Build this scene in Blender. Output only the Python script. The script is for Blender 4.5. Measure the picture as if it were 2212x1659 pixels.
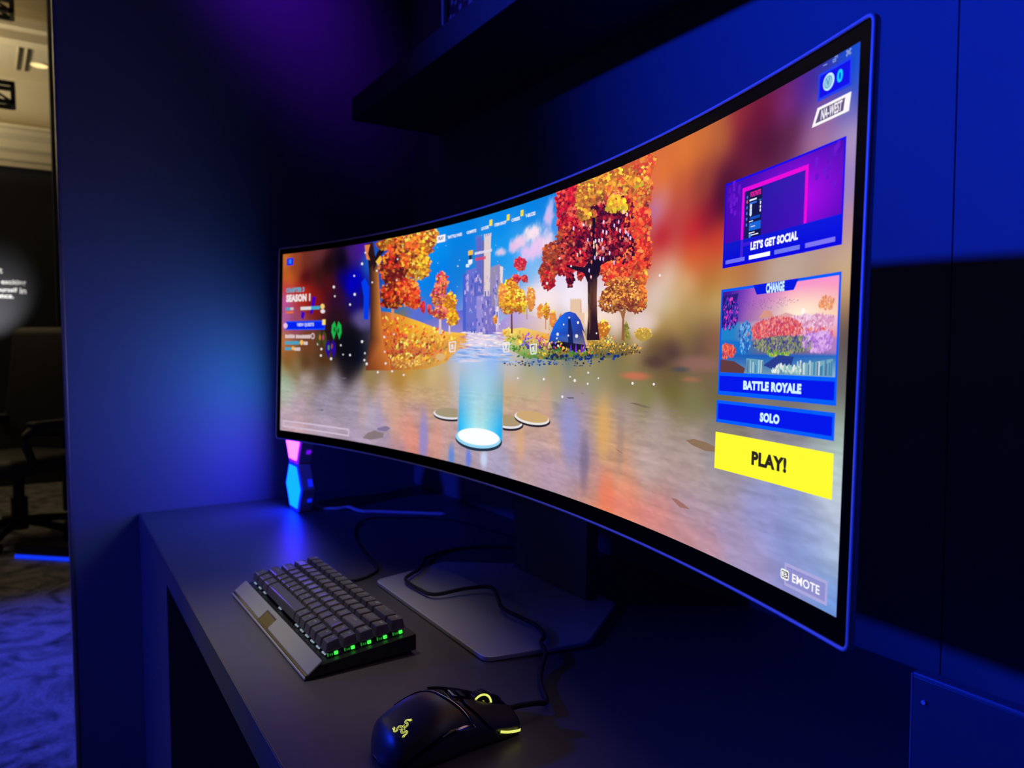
import bpy, bmesh, math, random
import numpy as np
from mathutils import Vector, Matrix
from mathutils.geometry import tessellate_polygon

sc = bpy.context.scene
for o in list(bpy.data.objects):
    bpy.data.objects.remove(o)
COL = sc.collection
random.seed(4)
PI = math.pi

# ------------------------------------------------------------------ camera, world, lights, exposure
IW, IH = 2212, 1659
FPX = 1591.44
CAM = Vector((0.84581904, -0.48902202, 1.10061522))
EUL = (1.51917106, 0.00162834, 1.00688024)
cam_d = bpy.data.cameras.new('camera')
cam = bpy.data.objects.new('camera', cam_d)
COL.objects.link(cam)
cam.location = CAM
cam.rotation_euler = EUL
cam_d.sensor_fit = 'HORIZONTAL'
cam_d.sensor_width = 36.0
cam_d.lens = 36.0 * FPX / IW
cam_d.clip_start = 0.02
cam_d.clip_end = 60
cam_d.dof.use_dof = True
cam_d.dof.focus_distance = 0.64
cam_d.dof.aperture_fstop = 8.5
sc.camera = cam

vs = sc.view_settings
vs.view_transform = 'Standard'
vs.look = 'None'
vs.exposure = 0.0
vs.gamma = 1.0
vs.use_curve_mapping = False
sc.cycles.use_denoising = True
sc.cycles.max_bounces = 6
sc.cycles.sample_clamp_indirect = 4.0

world = bpy.data.worlds.new('world')
sc.world = world
world.use_nodes = True
bg = world.node_tree.nodes['Background']
bg.inputs['Color'].default_value = (0.10, 0.13, 0.55, 1)
bg.inputs['Strength'].default_value = 0.010


def lamp(name, kind, loc, target, power, color, **kw):
    d = bpy.data.lights.new(name, kind)
    d.energy = power
    d.color = color
    for k, v in kw.items():
        setattr(d, k, v)
    o = bpy.data.objects.new(name, d)
    COL.objects.link(o)
    o.location = loc
    if target is not None:
        o.rotation_euler = (Vector(target) - Vector(loc)).to_track_quat('-Z', 'Y').to_euler()
    return o


# blue stage light of the booth, high in front and to the left of the desk
lamp('blue_stage_light', 'SPOT', (-1.985, -3.0, 2.21), (1.90, 0.30, 1.75), 1420, (0.004, 0.034, 1.0),
     spot_size=0.82, spot_blend=1.0, shadow_soft_size=0.07)
lamp('blue_fill_light', 'SPOT', (-0.35, -2.6, 2.06), (-0.70, -0.42, 0.72), 150, (0.016, 0.034, 1.0),  # added fill: lifts the blue on the left wall and desk front
     spot_size=0.56, spot_blend=1.0, shadow_soft_size=0.10)
# purple light over the partition
lamp('purple_ceiling_light', 'SPOT', (-0.35, -0.75, 3.0), (-0.875, -0.14, 2.10), 150, (0.16, 0.006, 1.0),
     spot_size=0.31, spot_blend=1.0, shadow_soft_size=0.1)
# hall lights and added fills
lamp('hall_ceiling_fill', 'AREA', (-5.0, -1.75, 2.35), (-5.0001, -1.75, 3.3), 34, (1.0, 0.86, 0.60), size=1.2)  # added uplight out of view, brightens the ceiling and moulding
lamp('hall_sign_spot', 'SPOT', (-5.55, -0.95, 1.05), (-6.2, -0.86, 1.47), 62, (1.0, 0.97, 0.95),
     spot_size=0.85, spot_blend=1.0, shadow_soft_size=0.03)
lamp('hall_carpet_light', 'SPOT', (-2.6, -1.3, 3.2), (-2.0, -0.6, 0.0), 560, (0.022, 0.055, 1.0),
     spot_size=0.66, spot_blend=0.8, shadow_soft_size=0.1)
lamp('keyboard_fill_light', 'SPOT', (-0.40, -0.70, 3.2), (-0.06, -0.285, 0.76), 115, (1.0, 0.96, 0.86),  # added narrow fill over the desk for the keyboard's front plate
     spot_size=0.19, spot_blend=1.0, shadow_soft_size=0.12)
lamp('hall_chair_light', 'SPOT', (-4.6, -2.4, 3.2), (-4.05, -0.6, 0.4), 12, (1.0, 0.85, 0.6),
     spot_size=0.30, spot_blend=0.8, shadow_soft_size=0.12)


# ------------------------------------------------------------------ helpers
def lin(c):
    out = []
    for v in c[:3]:
        v = max(0.0, v) / 255.0
        out.append(v / 12.92 if v <= 0.04045 else ((v + 0.055) / 1.055) ** 2.4)
    return tuple(out)


MATS = {}


def mat(name, col, rough=0.5, metal=0.0, spec=0.5, emit=None, estr=0.0, noise=None, bump=None, trans=0.0, coat=0.0):
    """procedural principled material; col is linear; noise=(scale, amount), bump=(scale, strength)"""
    m = bpy.data.materials.new(name)
    m.use_nodes = True
    nt = m.node_tree
    b = nt.nodes['Principled BSDF']
    b.inputs['Base Color'].default_value = (*col, 1)
    b.inputs['Roughness'].default_value = rough
    b.inputs['Metallic'].default_value = metal
    b.inputs['Specular IOR Level'].default_value = spec
    b.inputs['Transmission Weight'].default_value = trans
    b.inputs['Coat Weight'].default_value = coat
    if emit:
        b.inputs['Emission Color'].default_value = (*emit, 1)
        b.inputs['Emission Strength'].default_value = estr
    tc = nt.nodes.new('ShaderNodeTexCoord')
    if noise:
        n = nt.nodes.new('ShaderNodeTexNoise')
        n.inputs['Scale'].default_value = noise[0]
        n.inputs['Detail'].default_value = 6
        r = nt.nodes.new('ShaderNodeMapRange')
        r.inputs['To Min'].default_value = 1 - noise[1]
        r.inputs['To Max'].default_value = 1 + noise[1]
        mx = nt.nodes.new('ShaderNodeVectorMath')
        mx.operation = 'SCALE'
        mx.inputs[0].default_value = col
        nt.links.new(tc.outputs['Object'], n.inputs['Vector'])
        nt.links.new(n.outputs['Fac'], r.inputs['Value'])
        nt.links.new(r.outputs['Result'], mx.inputs['Scale'])
        nt.links.new(mx.outputs['Vector'], b.inputs['Base Color'])
    if bump:
        n2 = nt.nodes.new('ShaderNodeTexNoise')
        n2.inputs['Scale'].default_value = bump[0]
        n2.inputs['Detail'].default_value = 4
        bp = nt.nodes.new('ShaderNodeBump')
        bp.inputs['Strength'].default_value = bump[1]
        bp.inputs['Distance'].default_value = 0.002
        nt.links.new(tc.outputs['Object'], n2.inputs['Vector'])
        nt.links.new(n2.outputs['Fac'], bp.inputs['Height'])
        nt.links.new(bp.outputs['Normal'], b.inputs['Normal'])
    MATS[name] = m
    return m


def tag(o, label=None, cat=None, group=None, kind=None):
    for k, v in (('label', label), ('category', cat), ('group', group), ('kind', kind)):
        if v:
            o[k] = v
    return o


def thing(name, loc, label, cat, group=None):
    o = bpy.data.objects.new(name, None)
    o.empty_display_size = 0.05
    COL.objects.link(o)
    o.location = loc
    return tag(o, label, cat, group)


def origin(o):
    v = Vector((0, 0, 0))
    while o:
        v = v + o.location
        o = o.parent
    return v


def mesh(name, vf, m, parent=None, smooth=False, base=None):
    """vf = (verts in world space, faces); base = origin of a top-level mesh"""
    v, f = vf
    off = origin(parent) if parent else Vector(base or (0, 0, 0))
    me = bpy.data.meshes.new(name)
    me.from_pydata([(p[0] - off[0], p[1] - off[1], p[2] - off[2]) for p in v], [], f)
    me.validate()
    if smooth:
        me.polygons.foreach_set('use_smooth', [True] * len(me.polygons))
    if m:
        me.materials.append(m)
    o = bpy.data.objects.new(name, me)
    COL.objects.link(o)
    if parent:
        o.parent = parent
    else:
        o.location = off
    return o


def join(*parts):
    V, F = [], []
    for v, f in parts:
        n = len(V)
        V += [tuple(p) for p in v]
        F += [tuple(i + n for i in q) for q in f]
    return V, F


def xf(vf, M):
    return [tuple(M @ Vector(p)) for p in vf[0]], vf[1]


def box(x0, y0, z0, x1, y1, z1, bev=0.0, seg=2):
    bm = bmesh.new()
    bmesh.ops.create_cube(bm, size=1)
    for v in bm.verts:
        v.co = Vector(((x0 + x1) / 2 + v.co.x * (x1 - x0), (y0 + y1) / 2 + v.co.y * (y1 - y0), (z0 + z1) / 2 + v.co.z * (z1 - z0)))
    if bev:
        bmesh.ops.bevel(bm, geom=bm.edges[:], offset=bev, segments=seg, affect='EDGES', profile=0.5)
    return from_bm(bm)


def from_bm(bm):
    bm.verts.index_update()
    v = [tuple(x.co) for x in bm.verts]
    f = [tuple(x.index for x in q.verts) for q in bm.faces]
    bm.free()
    return v, f


def prism(pts, z0, z1, bev=0.0, seg=2):
    """extruded polygon (x, y list) between z0 and z1"""
    bm = bmesh.new()
    a = [bm.verts.new((x, y, z0)) for x, y in pts]
    b = [bm.verts.new((x, y, z1)) for x, y in pts]
    n = len(pts)
    bm.faces.new(a[::-1])
    bm.faces.new(b)
    for i in range(n):
        bm.faces.new((a[i], a[(i + 1) % n], b[(i + 1) % n], b[i]))
    bmesh.ops.recalc_face_normals(bm, faces=bm.faces[:])
    if bev:
        bmesh.ops.bevel(bm, geom=bm.edges[:], offset=bev, segments=seg, affect='EDGES', profile=0.5)
    return from_bm(bm)


def round_poly(pts, r, seg=5):
    out = []
    n = len(pts)
    for i in range(n):
        p0, p1, p2 = (Vector(pts[(i + k) % n]) for k in (-1, 0, 1))
        d0, d1 = (p0 - p1).normalized(), (p2 - p1).normalized()
        a, b = p1 + d0 * r, p1 + d1 * r
        for k in range(seg + 1):
            t = k / seg
            out.append(tuple(a * (1 - t) ** 2 + p1 * 2 * t * (1 - t) + b * t * t))
    return out


def smooth_path(pts, n=12):
    P = [Vector(p) for p in pts]
    P = [P[0] * 2 - P[1]] + P + [P[-1] * 2 - P[-2]]
    out = []
    for i in range(1, len(P) - 2):
        for k in range(n):
            t = k / n
            a, b, c, d = P[i - 1:i + 3]
            out.append(0.5 * ((2 * b) + (c - a) * t + (2 * a - 5 * b + 4 * c - d) * t * t + (3 * b - a - 3 * c + d) * t ** 3))
    out.append(P[-2])
    return out


def tube(path, r, n=10):
    V, F = [], []
    up = Vector((0.13, 0.21, 0.97)).normalized()
    for i, p in enumerate(path):
        t = (path[min(i + 1, len(path) - 1)] - path[max(i - 1, 0)]).normalized()
        a = t.cross(up).normalized()
        b = t.cross(a)
        for k in range(n):
            an = 2 * PI * k / n
            V.append(tuple(p + a * math.cos(an) * r + b * math.sin(an) * r))
    for i in range(len(path) - 1):
        for k in range(n):
            F.append((i * n + k, i * n + (k + 1) % n, (i + 1) * n + (k + 1) % n, (i + 1) * n + k))
    F.append(tuple(range(n))[::-1])
    F.append(tuple((len(path) - 1) * n + k for k in range(n)))
    return V, F


def cyl(c, r, h, axis=2, n=32, r2=None):
    V, F = [], []
    for s, rr in ((-0.5, r), (0.5, r if r2 is None else r2)):
        for k in range(n):
            a = 2 * PI * k / n
            q = [0, 0, 0]
            q[axis] = s * h
            q[(axis + 1) % 3] = rr * math.cos(a)
            q[(axis + 2) % 3] = rr * math.sin(a)
            V.append((c[0] + q[0], c[1] + q[1], c[2] + q[2]))
    for k in range(n):
        F.append((k, (k + 1) % n, n + (k + 1) % n, n + k))
    F.append(tuple(range(n))[::-1])
    F.append(tuple(range(n, 2 * n)))
    return V, F


def torus(c, R, r, axis=2, n=40, m=10):
    V, F = [], []
    for i in range(n):
        a = 2 * PI * i / n
        for k in range(m):
            b = 2 * PI * k / m
            q = [0, 0, 0]
            q[axis] = r * math.sin(b)
            q[(axis + 1) % 3] = (R + r * math.cos(b)) * math.cos(a)
            q[(axis + 2) % 3] = (R + r * math.cos(b)) * math.sin(a)
            V.append((c[0] + q[0], c[1] + q[1], c[2] + q[2]))
    for i in range(n):
        for k in range(m):
            F.append((i * m + k, ((i + 1) % n) * m + k, ((i + 1) % n) * m + (k + 1) % m, i * m + (k + 1) % m))
    return V, F


_txt = {}


def text_mesh(s, weight=0.0):
    """letters of the built-in font as a flat mesh, normalised to the unit square"""
    if (s, weight) in _txt:
        return _txt[(s, weight)]
    cu = bpy.data.curves.new('letters', 'FONT')
    cu.body = s
    cu.resolution_u = 3
    cu.offset = weight
    cu.space_character = 1.0 + weight * 1.2
    cu.fill_mode = 'FRONT'
    o = bpy.data.objects.new('letters', cu)
    COL.objects.link(o)
    dg = bpy.context.evaluated_depsgraph_get()
    ev = o.evaluated_get(dg)
    me = ev.to_mesh()
    v = [(q.co.x, q.co.y) for q in me.vertices]
    f = [tuple(p.vertices) for p in me.polygons]
    ev.to_mesh_clear()
    bpy.data.objects.remove(o)
    bpy.data.curves.remove(cu)
    xs = [a for a, b in v]
    ys = [b for a, b in v]
    x0, x1, y0, y1 = min(xs), max(xs), min(ys), max(ys)
    v = [((a - x0) / (x1 - x0), (b - y0) / (y1 - y0)) for a, b in v]
    _txt[(s, weight)] = (v, f, (x1 - x0) / (y1 - y0))
    return _txt[(s, weight)]


# ------------------------------------------------------------------ materials
M_wall = mat('blue_grey_wall_paint', (0.24, 0.25, 0.28), 0.75, noise=(3.0, 0.10), bump=(160, 0.05))
M_desk = mat('matte_dark_laminate', (0.115, 0.105, 0.115), 0.42, noise=(40, 0.06), bump=(900, 0.04), spec=0.45)
M_deskface = mat('dark_laminate_front', (0.16, 0.16, 0.17), 0.55, noise=(12, 0.06))
M_black = mat('black_plastic', (0.012, 0.012, 0.014), 0.45, noise=(60, 0.1))
M_satin = mat('satin_black_plastic', (0.045, 0.042, 0.043), 0.36, bump=(1500, 0.03))
M_gloss = mat('gloss_black', (0.004, 0.004, 0.005), 0.08, spec=0.5)
M_bezel = mat('bezel_black_glass', (0.002, 0.002, 0.0025), 0.16, spec=0.02)
M_rim = mat('silver_rim_metal', (0.58, 0.60, 0.62), 0.42, metal=0.15)
M_alu = mat('brushed_silver_metal', (0.72, 0.70, 0.74), 0.42, metal=0.4, noise=(80, 0.04))
M_trim = mat('satin_metal_trim', (0.55, 0.54, 0.56), 0.35, metal=0.9)
M_shelf = mat('dark_shelf_laminate', (0.055, 0.057, 0.066), 0.6, noise=(8, 0.08))
M_neck = mat('dark_metal_neck', (0.10, 0.10, 0.115), 0.5, metal=0.4)
M_back = mat('dark_grey_monitor_back', (0.05, 0.05, 0.055), 0.6)
M_chrome = mat('chrome_strip', (0.55, 0.55, 0.57), 0.18, metal=1.0)
M_key = mat('black_keycap_plastic', (0.12, 0.11, 0.12), 0.33, bump=(900, 0.04), spec=0.6)
M_legend = mat('keycap_legend', (0.25, 0.33, 0.26), 0.6, emit=(0.35, 0.55, 0.38), estr=0.16)
M_lip = mat('grey_brushed_keyboard_plate', (0.42, 0.42, 0.40), 0.5, metal=0.1, bump=(1200, 0.08))
M_switch = mat('clear_switch_housing', (0.05, 0.055, 0.05), 0.3)
M_led_green = mat('green_led', (0.02, 0.2, 0.02), 0.4, emit=(0.045, 0.85, 0.06), estr=1.6)
M_led_dimgreen = mat('dim_green_led', (0.02, 0.2, 0.02), 0.4, emit=(0.03, 0.38, 0.05), estr=0.55)
M_led_white = mat('pale_blue_led', (0.2, 0.25, 0.3), 0.4, emit=(0.42, 0.55, 0.66), estr=0.5)
M_led_blue = mat('blue_led', (0.05, 0.05, 0.3), 0.4, emit=(0.06, 0.075, 0.55), estr=0.9)
M_glow = mat('yellow_green_glow', (0.3, 0.3, 0.05), 0.4, emit=(0.80, 0.84, 0.16), estr=1.0)
M_cable = mat('braided_black_cable', (0.020, 0.020, 0.026), 0.7, bump=(2500, 0.6))
M_whitecable = mat('white_cable', (0.80, 0.80, 0.84), 0.5)
M_greybody = mat('pale_grey_plastic', (0.75, 0.72, 0.80), 0.5)
M_pink = mat('pink_light_panel', (0.8, 0.4, 0.8), 0.4, emit=(3.4, 0.36, 24.0), estr=1.0)
M_cyan = mat('blue_light_panel', (0.2, 0.5, 0.9), 0.4, emit=(0.002, 0.46, 26.0), estr=1.0)
M_teal = mat('teal_light_panel', (0.1, 0.7, 0.7), 0.4, emit=(0.01, 8.5, 20.0), estr=1.0)
M_ice = mat('ice_light_panel', (0.5, 0.6, 0.9), 0.4, emit=(1.1, 1.6, 7.0), estr=1.0)
M_rimblue = mat('blue_panel_edge', (0.02, 0.03, 0.5), 0.4, emit=(0.004, 0.012, 0.85), estr=1.1)
M_rimpurple = mat('purple_panel_edge', (0.2, 0.02, 0.5), 0.4, emit=(0.22, 0.006, 0.95), estr=1.1)
M_hexled = mat('violet_led', (0.1, 0.02, 0.5), 0.4, emit=(0.16, 0.004, 0.9), estr=1.0)
M_white = mat('white_letters', (0.85, 0.85, 0.83), 0.6, noise=(20, 0.03))
M_frame = mat('pale_frame', (0.62, 0.64, 0.7), 0.5)
M_beige = mat('beige_plaster', (0.70, 0.62, 0.44), 0.8, noise=(4, 0.08))
M_cream = mat('cream_moulding', (0.80, 0.70, 0.48), 0.75, noise=(9, 0.06))
M_navy = mat('dark_navy_panel', (0.020, 0.0215, 0.029), 0.8, noise=(6, 0.1))
M_leather = mat('black_leather', (0.030, 0.028, 0.026), 0.6, bump=(120, 0.2))
M_lamp = mat('warm_lamp_disc', (0.9, 0.8, 0.5), 0.5, emit=(1.0, 0.72, 0.30), estr=1.0)
M_strip = mat('blue_light_strip', (0.05, 0.1, 0.8), 0.4, emit=(0.004, 0.035, 0.95), estr=1.0)
M_acrylic = mat('smoky_blue_acrylic', (0.09, 0.10, 0.13), 0.25, noise=(5, 0.2), spec=0.5)
M_acryledge = mat('acrylic_edge', (0.26, 0.22, 0.28), 0.4)


def carpet_material():
    m = bpy.data.materials.new('swirl_pattern_carpet')
    m.use_nodes = True
    nt = m.node_tree
    b = nt.nodes['Principled BSDF']
    b.inputs['Roughness'].default_value = 0.95
    tc = nt.nodes.new('ShaderNodeTexCoord')
    n = nt.nodes.new('ShaderNodeTexNoise')
    n.inputs['Scale'].default_value = 4.5
    n.inputs['Detail'].default_value = 5
    n.inputs['Distortion'].default_value = 2.6
    f = nt.nodes.new('ShaderNodeTexNoise')
    f.inputs['Scale'].default_value = 90
    r = nt.nodes.new('ShaderNodeValToRGB')
    r.color_ramp.elements[0].position = 0.30
    r.color_ramp.elements[0].color = (0.07, 0.07, 0.075, 1)
    r.color_ramp.elements[1].position = 0.60
    r.color_ramp.elements[1].color = (0.42, 0.40, 0.44, 1)
    mx = nt.nodes.new('ShaderNodeMix')
    mx.data_type = 'RGBA'
    mx.blend_type = 'MULTIPLY'
    mx.inputs['Factor'].default_value = 0.7
    nt.links.new(tc.outputs['Object'], n.inputs['Vector'])
    nt.links.new(tc.outputs['Object'], f.inputs['Vector'])
    nt.links.new(n.outputs['Fac'], r.inputs['Fac'])
    nt.links.new(r.outputs['Color'], mx.inputs['A'])
    nt.links.new(f.outputs['Fac'], mx.inputs['B'])
    nt.links.new(mx.outputs['Result'], b.inputs['Base Color'])
    return m


def speckle_material():
    m = bpy.data.materials.new('speckled_picture')
    m.use_nodes = True
    nt = m.node_tree
    b = nt.nodes['Principled BSDF']
    b.inputs['Roughness'].default_value = 0.4
    tc = nt.nodes.new('ShaderNodeTexCoord')
    n = nt.nodes.new('ShaderNodeTexVoronoi')
    n.inputs['Scale'].default_value = 70
    r = nt.nodes.new('ShaderNodeValToRGB')
    r.color_ramp.elements[0].position = 0.30
    r.color_ramp.elements[0].color = (0.55, 0.55, 0.6, 1)
    r.color_ramp.elements[1].position = 0.42
    r.color_ramp.elements[1].color = (0.012, 0.012, 0.02, 1)
    nt.links.new(tc.outputs['Object'], n.inputs['Vector'])
    nt.links.new(n.outputs['Distance'], r.inputs['Fac'])
    nt.links.new(r.outputs['Color'], b.inputs['Base Color'])
    return m


# ------------------------------------------------------------------ the room
XL, YE, YF, YW = -0.8751, -0.4545, -0.3321, 0.3022
DZ = 0.75


def struct(name, vf, m, base=None):
    return tag(mesh(name, vf, m, base=base), kind='structure')


struct('floor', ([(-8, -6, 0), (3.2, -6, 0), (3.2, 2, 0), (-8, 2, 0), (-8, -6, -0.1), (3.2, -6, -0.1), (3.2, 2, -0.1), (-8, 2, -0.1)],
                 [(0, 1, 2, 3), (7, 6, 5, 4), (0, 4, 5, 1), (1, 5, 6, 2), (2, 6, 7, 3), (3, 7, 4, 0)]), carpet_material())
# back wall of the booth: two boards with a fine open joint
XS = 0.4425
wb = struct('wall_back', join(box(XL - 0.09, YW, 0, XS - 0.0004, YW + 0.08, 3.0, 0.0007, 1), box(XS + 0.0004, YW, 0, 2.2, YW + 0.08, 3.0, 0.0007, 1),
                              box(XS - 0.05, YW + 0.02, 0.0, XS + 0.05, YW + 0.081, 3.0)), M_wall)
struct('wall_left', box(XL - 0.09, YE + 0.001, 0, XL, YW, 3.0), M_wall)
struct('trim_1', box(XL - 0.092, YE - 0.005, 0, XL + 0.0012, YE + 0.0008, 3.0, 0.001), M_trim)

# far side of the hall
struct('wall_far', join(box(-6.35, -4.5, 2.50, -6.2, 2.0, 3.25), box(-5.44, -4.5, 3.2, -5.40, 2.0, 4.0)), M_beige)
struct('wall_far_panel', box(-6.34, -4.5, 0, -6.16, 2.0, 2.52), M_navy)
pr = [(-6.2, 2.50), (-6.13, 2.50), (-6.13, 2.535), (-6.11, 2.55), (-6.11, 2.60), (-6.08, 2.63), (-6.07, 2.69), (-6.03, 2.73), (-6.02, 2.76), (-5.99, 2.77), (-5.99, 2.79), (-6.2, 2.79)]


def profile_y(pr, y0, y1):
    n = len(pr)
    V = [(x, y0, z) for x, z in pr] + [(x, y1, z) for x, z in pr]
    F = [(i, (i + 1) % n, n + (i + 1) % n, n + i) for i in range(n)] + [tuple(range(n))[::-1], tuple(range(n, 2 * n))]
    return V, F


struct('trim_2', profile_y(pr, -4.5, 2.0), M_cream)
pr2 = [(-5.42, 3.19), (-5.30, 3.19), (-5.30, 3.25), (-5.27, 3.27), (-5.27, 3.33), (-5.33, 3.36), (-5.33, 3.42), (-5.42, 3.44)]
struct('trim_3', profile_y(pr2, -4.5, 2.0), M_cream)
struct('ceiling', join(box(-6.35, -4.5, 3.2, -5.40, 2.0, 3.24), box(-5.44, -4.5, 3.62, -1.2, 2.0, 3.7)), M_beige)
struct('wall_partition', box(-5.15, -0.418, 0, -4.9, 0.9, 3.6), M_navy)

dl = thing('downlight', (-5.78, -0.468, 3.2), 'round warm recessed downlight glowing in the beige hall soffit', 'ceiling light')
mesh('lens', cyl((-5.78, -0.468, 3.197), 0.055, 0.004), M_lamp, dl)
mesh('trim_ring', torus((-5.78, -0.468, 3.197), 0.06, 0.006), M_cream, dl)


def truss(x, y0, y1, z0, z1, d, label):
    t = thing('lighting_truss', (x, (y0 + y1) / 2, z0), label, 'truss', 'trusses under the hall ceiling')
    w = 0.012
    fr = join(*[box(xx - w, y0, zz - w, xx + w, y1, zz + w) for xx in (x, x - d) for zz in (z0, z1)])
    mesh('chord', fr, M_black, t)
    n = 5
    L = y1 - y0
    for i in range(n):
        a, b = y0 + L * i / n, y0 + L * (i + 1) / n
        for xx in (x, x - d):
            za, zb = (z0, z1) if i % 2 else (z1, z0)
            mesh('lacing', tube([Vector((xx, a, za)), Vector((xx, b, zb))], 0.009, 6), M_black, t)
    mesh('end_frame', join(box(x - w, y1 - w, z0, x + w, y1 + w, z1), box(x - d - w, y1 - w, z0, x - d + w, y1 + w, z1),
                           box(x - d, y1 - w, z0 - w, x + w, y1 + w, z0 + w), box(x - d, y1 - w, z1 - w, x + w, y1 + w, z1 + w)), M_black, t)
    # hanger rods to the ceiling
    for y in (y0 + 0.1, y0 + 0.5):
        mesh('hanger', cyl((x - d / 2, y, (z1 + 3.63) / 2), 0.008, 3.63 - z1, n=8), M_black, t)


truss(-4.75, -1.55, -0.615, 2.615, 2.73, 0.12, 'lower black lattice truss hanging below the hall ceiling')
truss(-4.45, -1.55, -0.60, 3.06, 3.165, 0.12, 'upper black lattice truss near the top edge of the hall view')
for (ya, yb), l in (((-0.640, -0.575), 'left one of two dark slot vents in the beige hall soffit'), ((-0.590, -0.525), 'right one of two dark slot vents in the beige hall soffit')):
    h = thing('ceiling_vent', (-5.7, (ya + yb) / 2, 3.2), l, 'vent', 'slot vents in the hall soffit')
    q = [(-5.46, ya + 0.055), (-5.46, ya + 0.081), (-5.96, ya + 0.051), (-5.96, ya + 0.025)]
    q2 = [(x, y + (0.006 if k in (1, 2) else -0.006)) for k, (x, y) in enumerate(q)]
    mesh('slot', prism(q[::-1], 3.192, 3.199), M_black, h)
    mesh('slot_frame', prism(q2[::-1], 3.195, 3.1998), M_cream, h)

# writing on the far wall (its left part lies outside the picture)
sg = thing('wall_sign', (-6.16, -0.75, 1.5), 'white lettering in four lines lit by a spot on the dark hall wall', 'sign')


def wall_letters(s, y1, z, h):
    v, f, asp = text_mesh(s, 0.02)
    w = asp * h
    V = [(-6.157, y1 - w + a * w, z + b * h) for a, b in v]
    n = len(V)
    V2 = [(-6.16, p[1], p[2]) for p in V]
    return V + V2, [tuple(q) for q in f]


for s, y1, z, h in (('t', -0.755, 1.672, 0.040), ('re exciting', -0.605, 1.578, 0.046), ('yourself in', -0.605, 1.519, 0.044), ('ence.', -0.688, 1.480, 0.026)):
    words = s.split()
    for w_ in words[::-1]:
        mesh('lettering', wall_letters(w_, y1, z, h), M_white, sg)
        y1 -= text_mesh(w_, 0.02)[2] * h + 0.35 * h

# ------------------------------------------------------------------ hall chair and light strip
cx, cy = -4.15, -0.64
ch = thing('office_chair', (cx, cy, 0), 'black leather office chair with arm loops on the hall carpet', 'chair')


def R(a, c=(cx, cy)):
    return Matrix.Translation((c[0], c[1], 0)) @ Matrix.Rotation(a, 4, 'Z')


RA = R(math.radians(40))
seat = box(-0.26, -0.26, 0.40, 0.26, 0.26, 0.50, 0.045, 4)
mesh('seat', xf(seat, RA), M_leather, ch, True)
bk = box(-0.27, 0.20, 0.56, 0.27, 0.31, 1.22, 0.05, 4)
bk = ([(x, y + 0.18 * (z - 0.5), z) for x, y, z in bk[0]], bk[1])
RB = R(math.radians(55))
mesh('backrest', xf(bk, RB), M_leather, ch, True)
for s in (-1, 1):
    pth = smooth_path([(s * 0.31, 0.24, 0.62), (s * 0.31, 0.12, 0.665), (s * 0.31, -0.10, 0.665), (s * 0.31, -0.20, 0.62), (s * 0.30, -0.16, 0.50), (s * 0.24, -0.10, 0.44)], 8)
    a = mesh('armrest', xf(tube(pth, 0.022, 10), RA), M_leather, ch, True)
    mesh('arm_pad', xf(box(s * 0.31 - 0.035, -0.17, 0.672, s * 0.31 + 0.035, 0.20, 0.70, 0.012), RA), M_leather, a)
mesh('gas_column', xf(join(cyl((0, 0, 0.24), 0.028, 0.34, n=20), cyl((0, 0, 0.16), 0.042, 0.18, n=20)), RA), M_black, ch, False)
for k in range(5):
    a = 2 * PI * k / 5 + 0.2
    leg = tube([Vector((0, 0, 0.12)), Vector((0.16 * math.cos(a), 0.16 * math.sin(a), 0.10)), Vector((0.30 * math.cos(a), 0.30 * math.sin(a), 0.075))], 0.022, 10)
    lg = mesh('leg', xf(leg, RA), M_black, ch, True)
    mesh('castor', xf(cyl((0.30 * math.cos(a), 0.30 * math.sin(a), 0.030), 0.030, 0.04, axis=0, n=18), RA), M_black, lg)

p0, p1 = Vector((-3.73, -0.652, 0)), Vector((-3.30, -0.19, 0))
d = (p1 - p0).normalized()
nn = Vector((-d.y, d.x, 0))


def strip(z0, z1, w0, w1):
    q = [p0 + nn * w0, p1 + nn * w0, p1 + nn * w1, p0 + nn * w1]
    return prism([(v.x, v.y) for v in q], z0, z1)


ls = thing('light_strip', tuple(p0), 'glowing blue light strip on a black rail across the hall carpet', 'light strip')
mesh('rail', strip(0.0, 0.075, 0.002, 0.10), M_black, ls)
mesh('diffuser', strip(0.004, 0.022, -0.006, 0.002), M_strip, ls)

# ------------------------------------------------------------------ desk
dk = thing('desk', (XL, YF, 0), 'long dark laminate desk with a broad panel leg along the blue wall', 'desk')
XR = 1.75
mesh('desktop', box(XL + 0.001, YF, DZ - 0.039, XR, YW - 0.001, DZ, 0.0012, 2), M_desk, dk)
for x0, x1 in ((XL + 0.001, -0.472), (XR - 0.4, XR)):
    mesh('leg_panel', box(x0, YF + 0.0006, 0, x1, YW - 0.02, DZ - 0.039, 0.001), M_deskface, dk)
mesh('modesty_panel', box(-0.472, YW - 0.06, 0.0, XR - 0.4, YW - 0.03, DZ - 0.039), M_deskface, dk)
mesh('edge_band', box(XL + 0.0012, YF - 0.0009, DZ - 0.0385, XR, YF + 0.0002, DZ - 0.0006, 0.0004, 1), M_deskface, dk)

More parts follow.
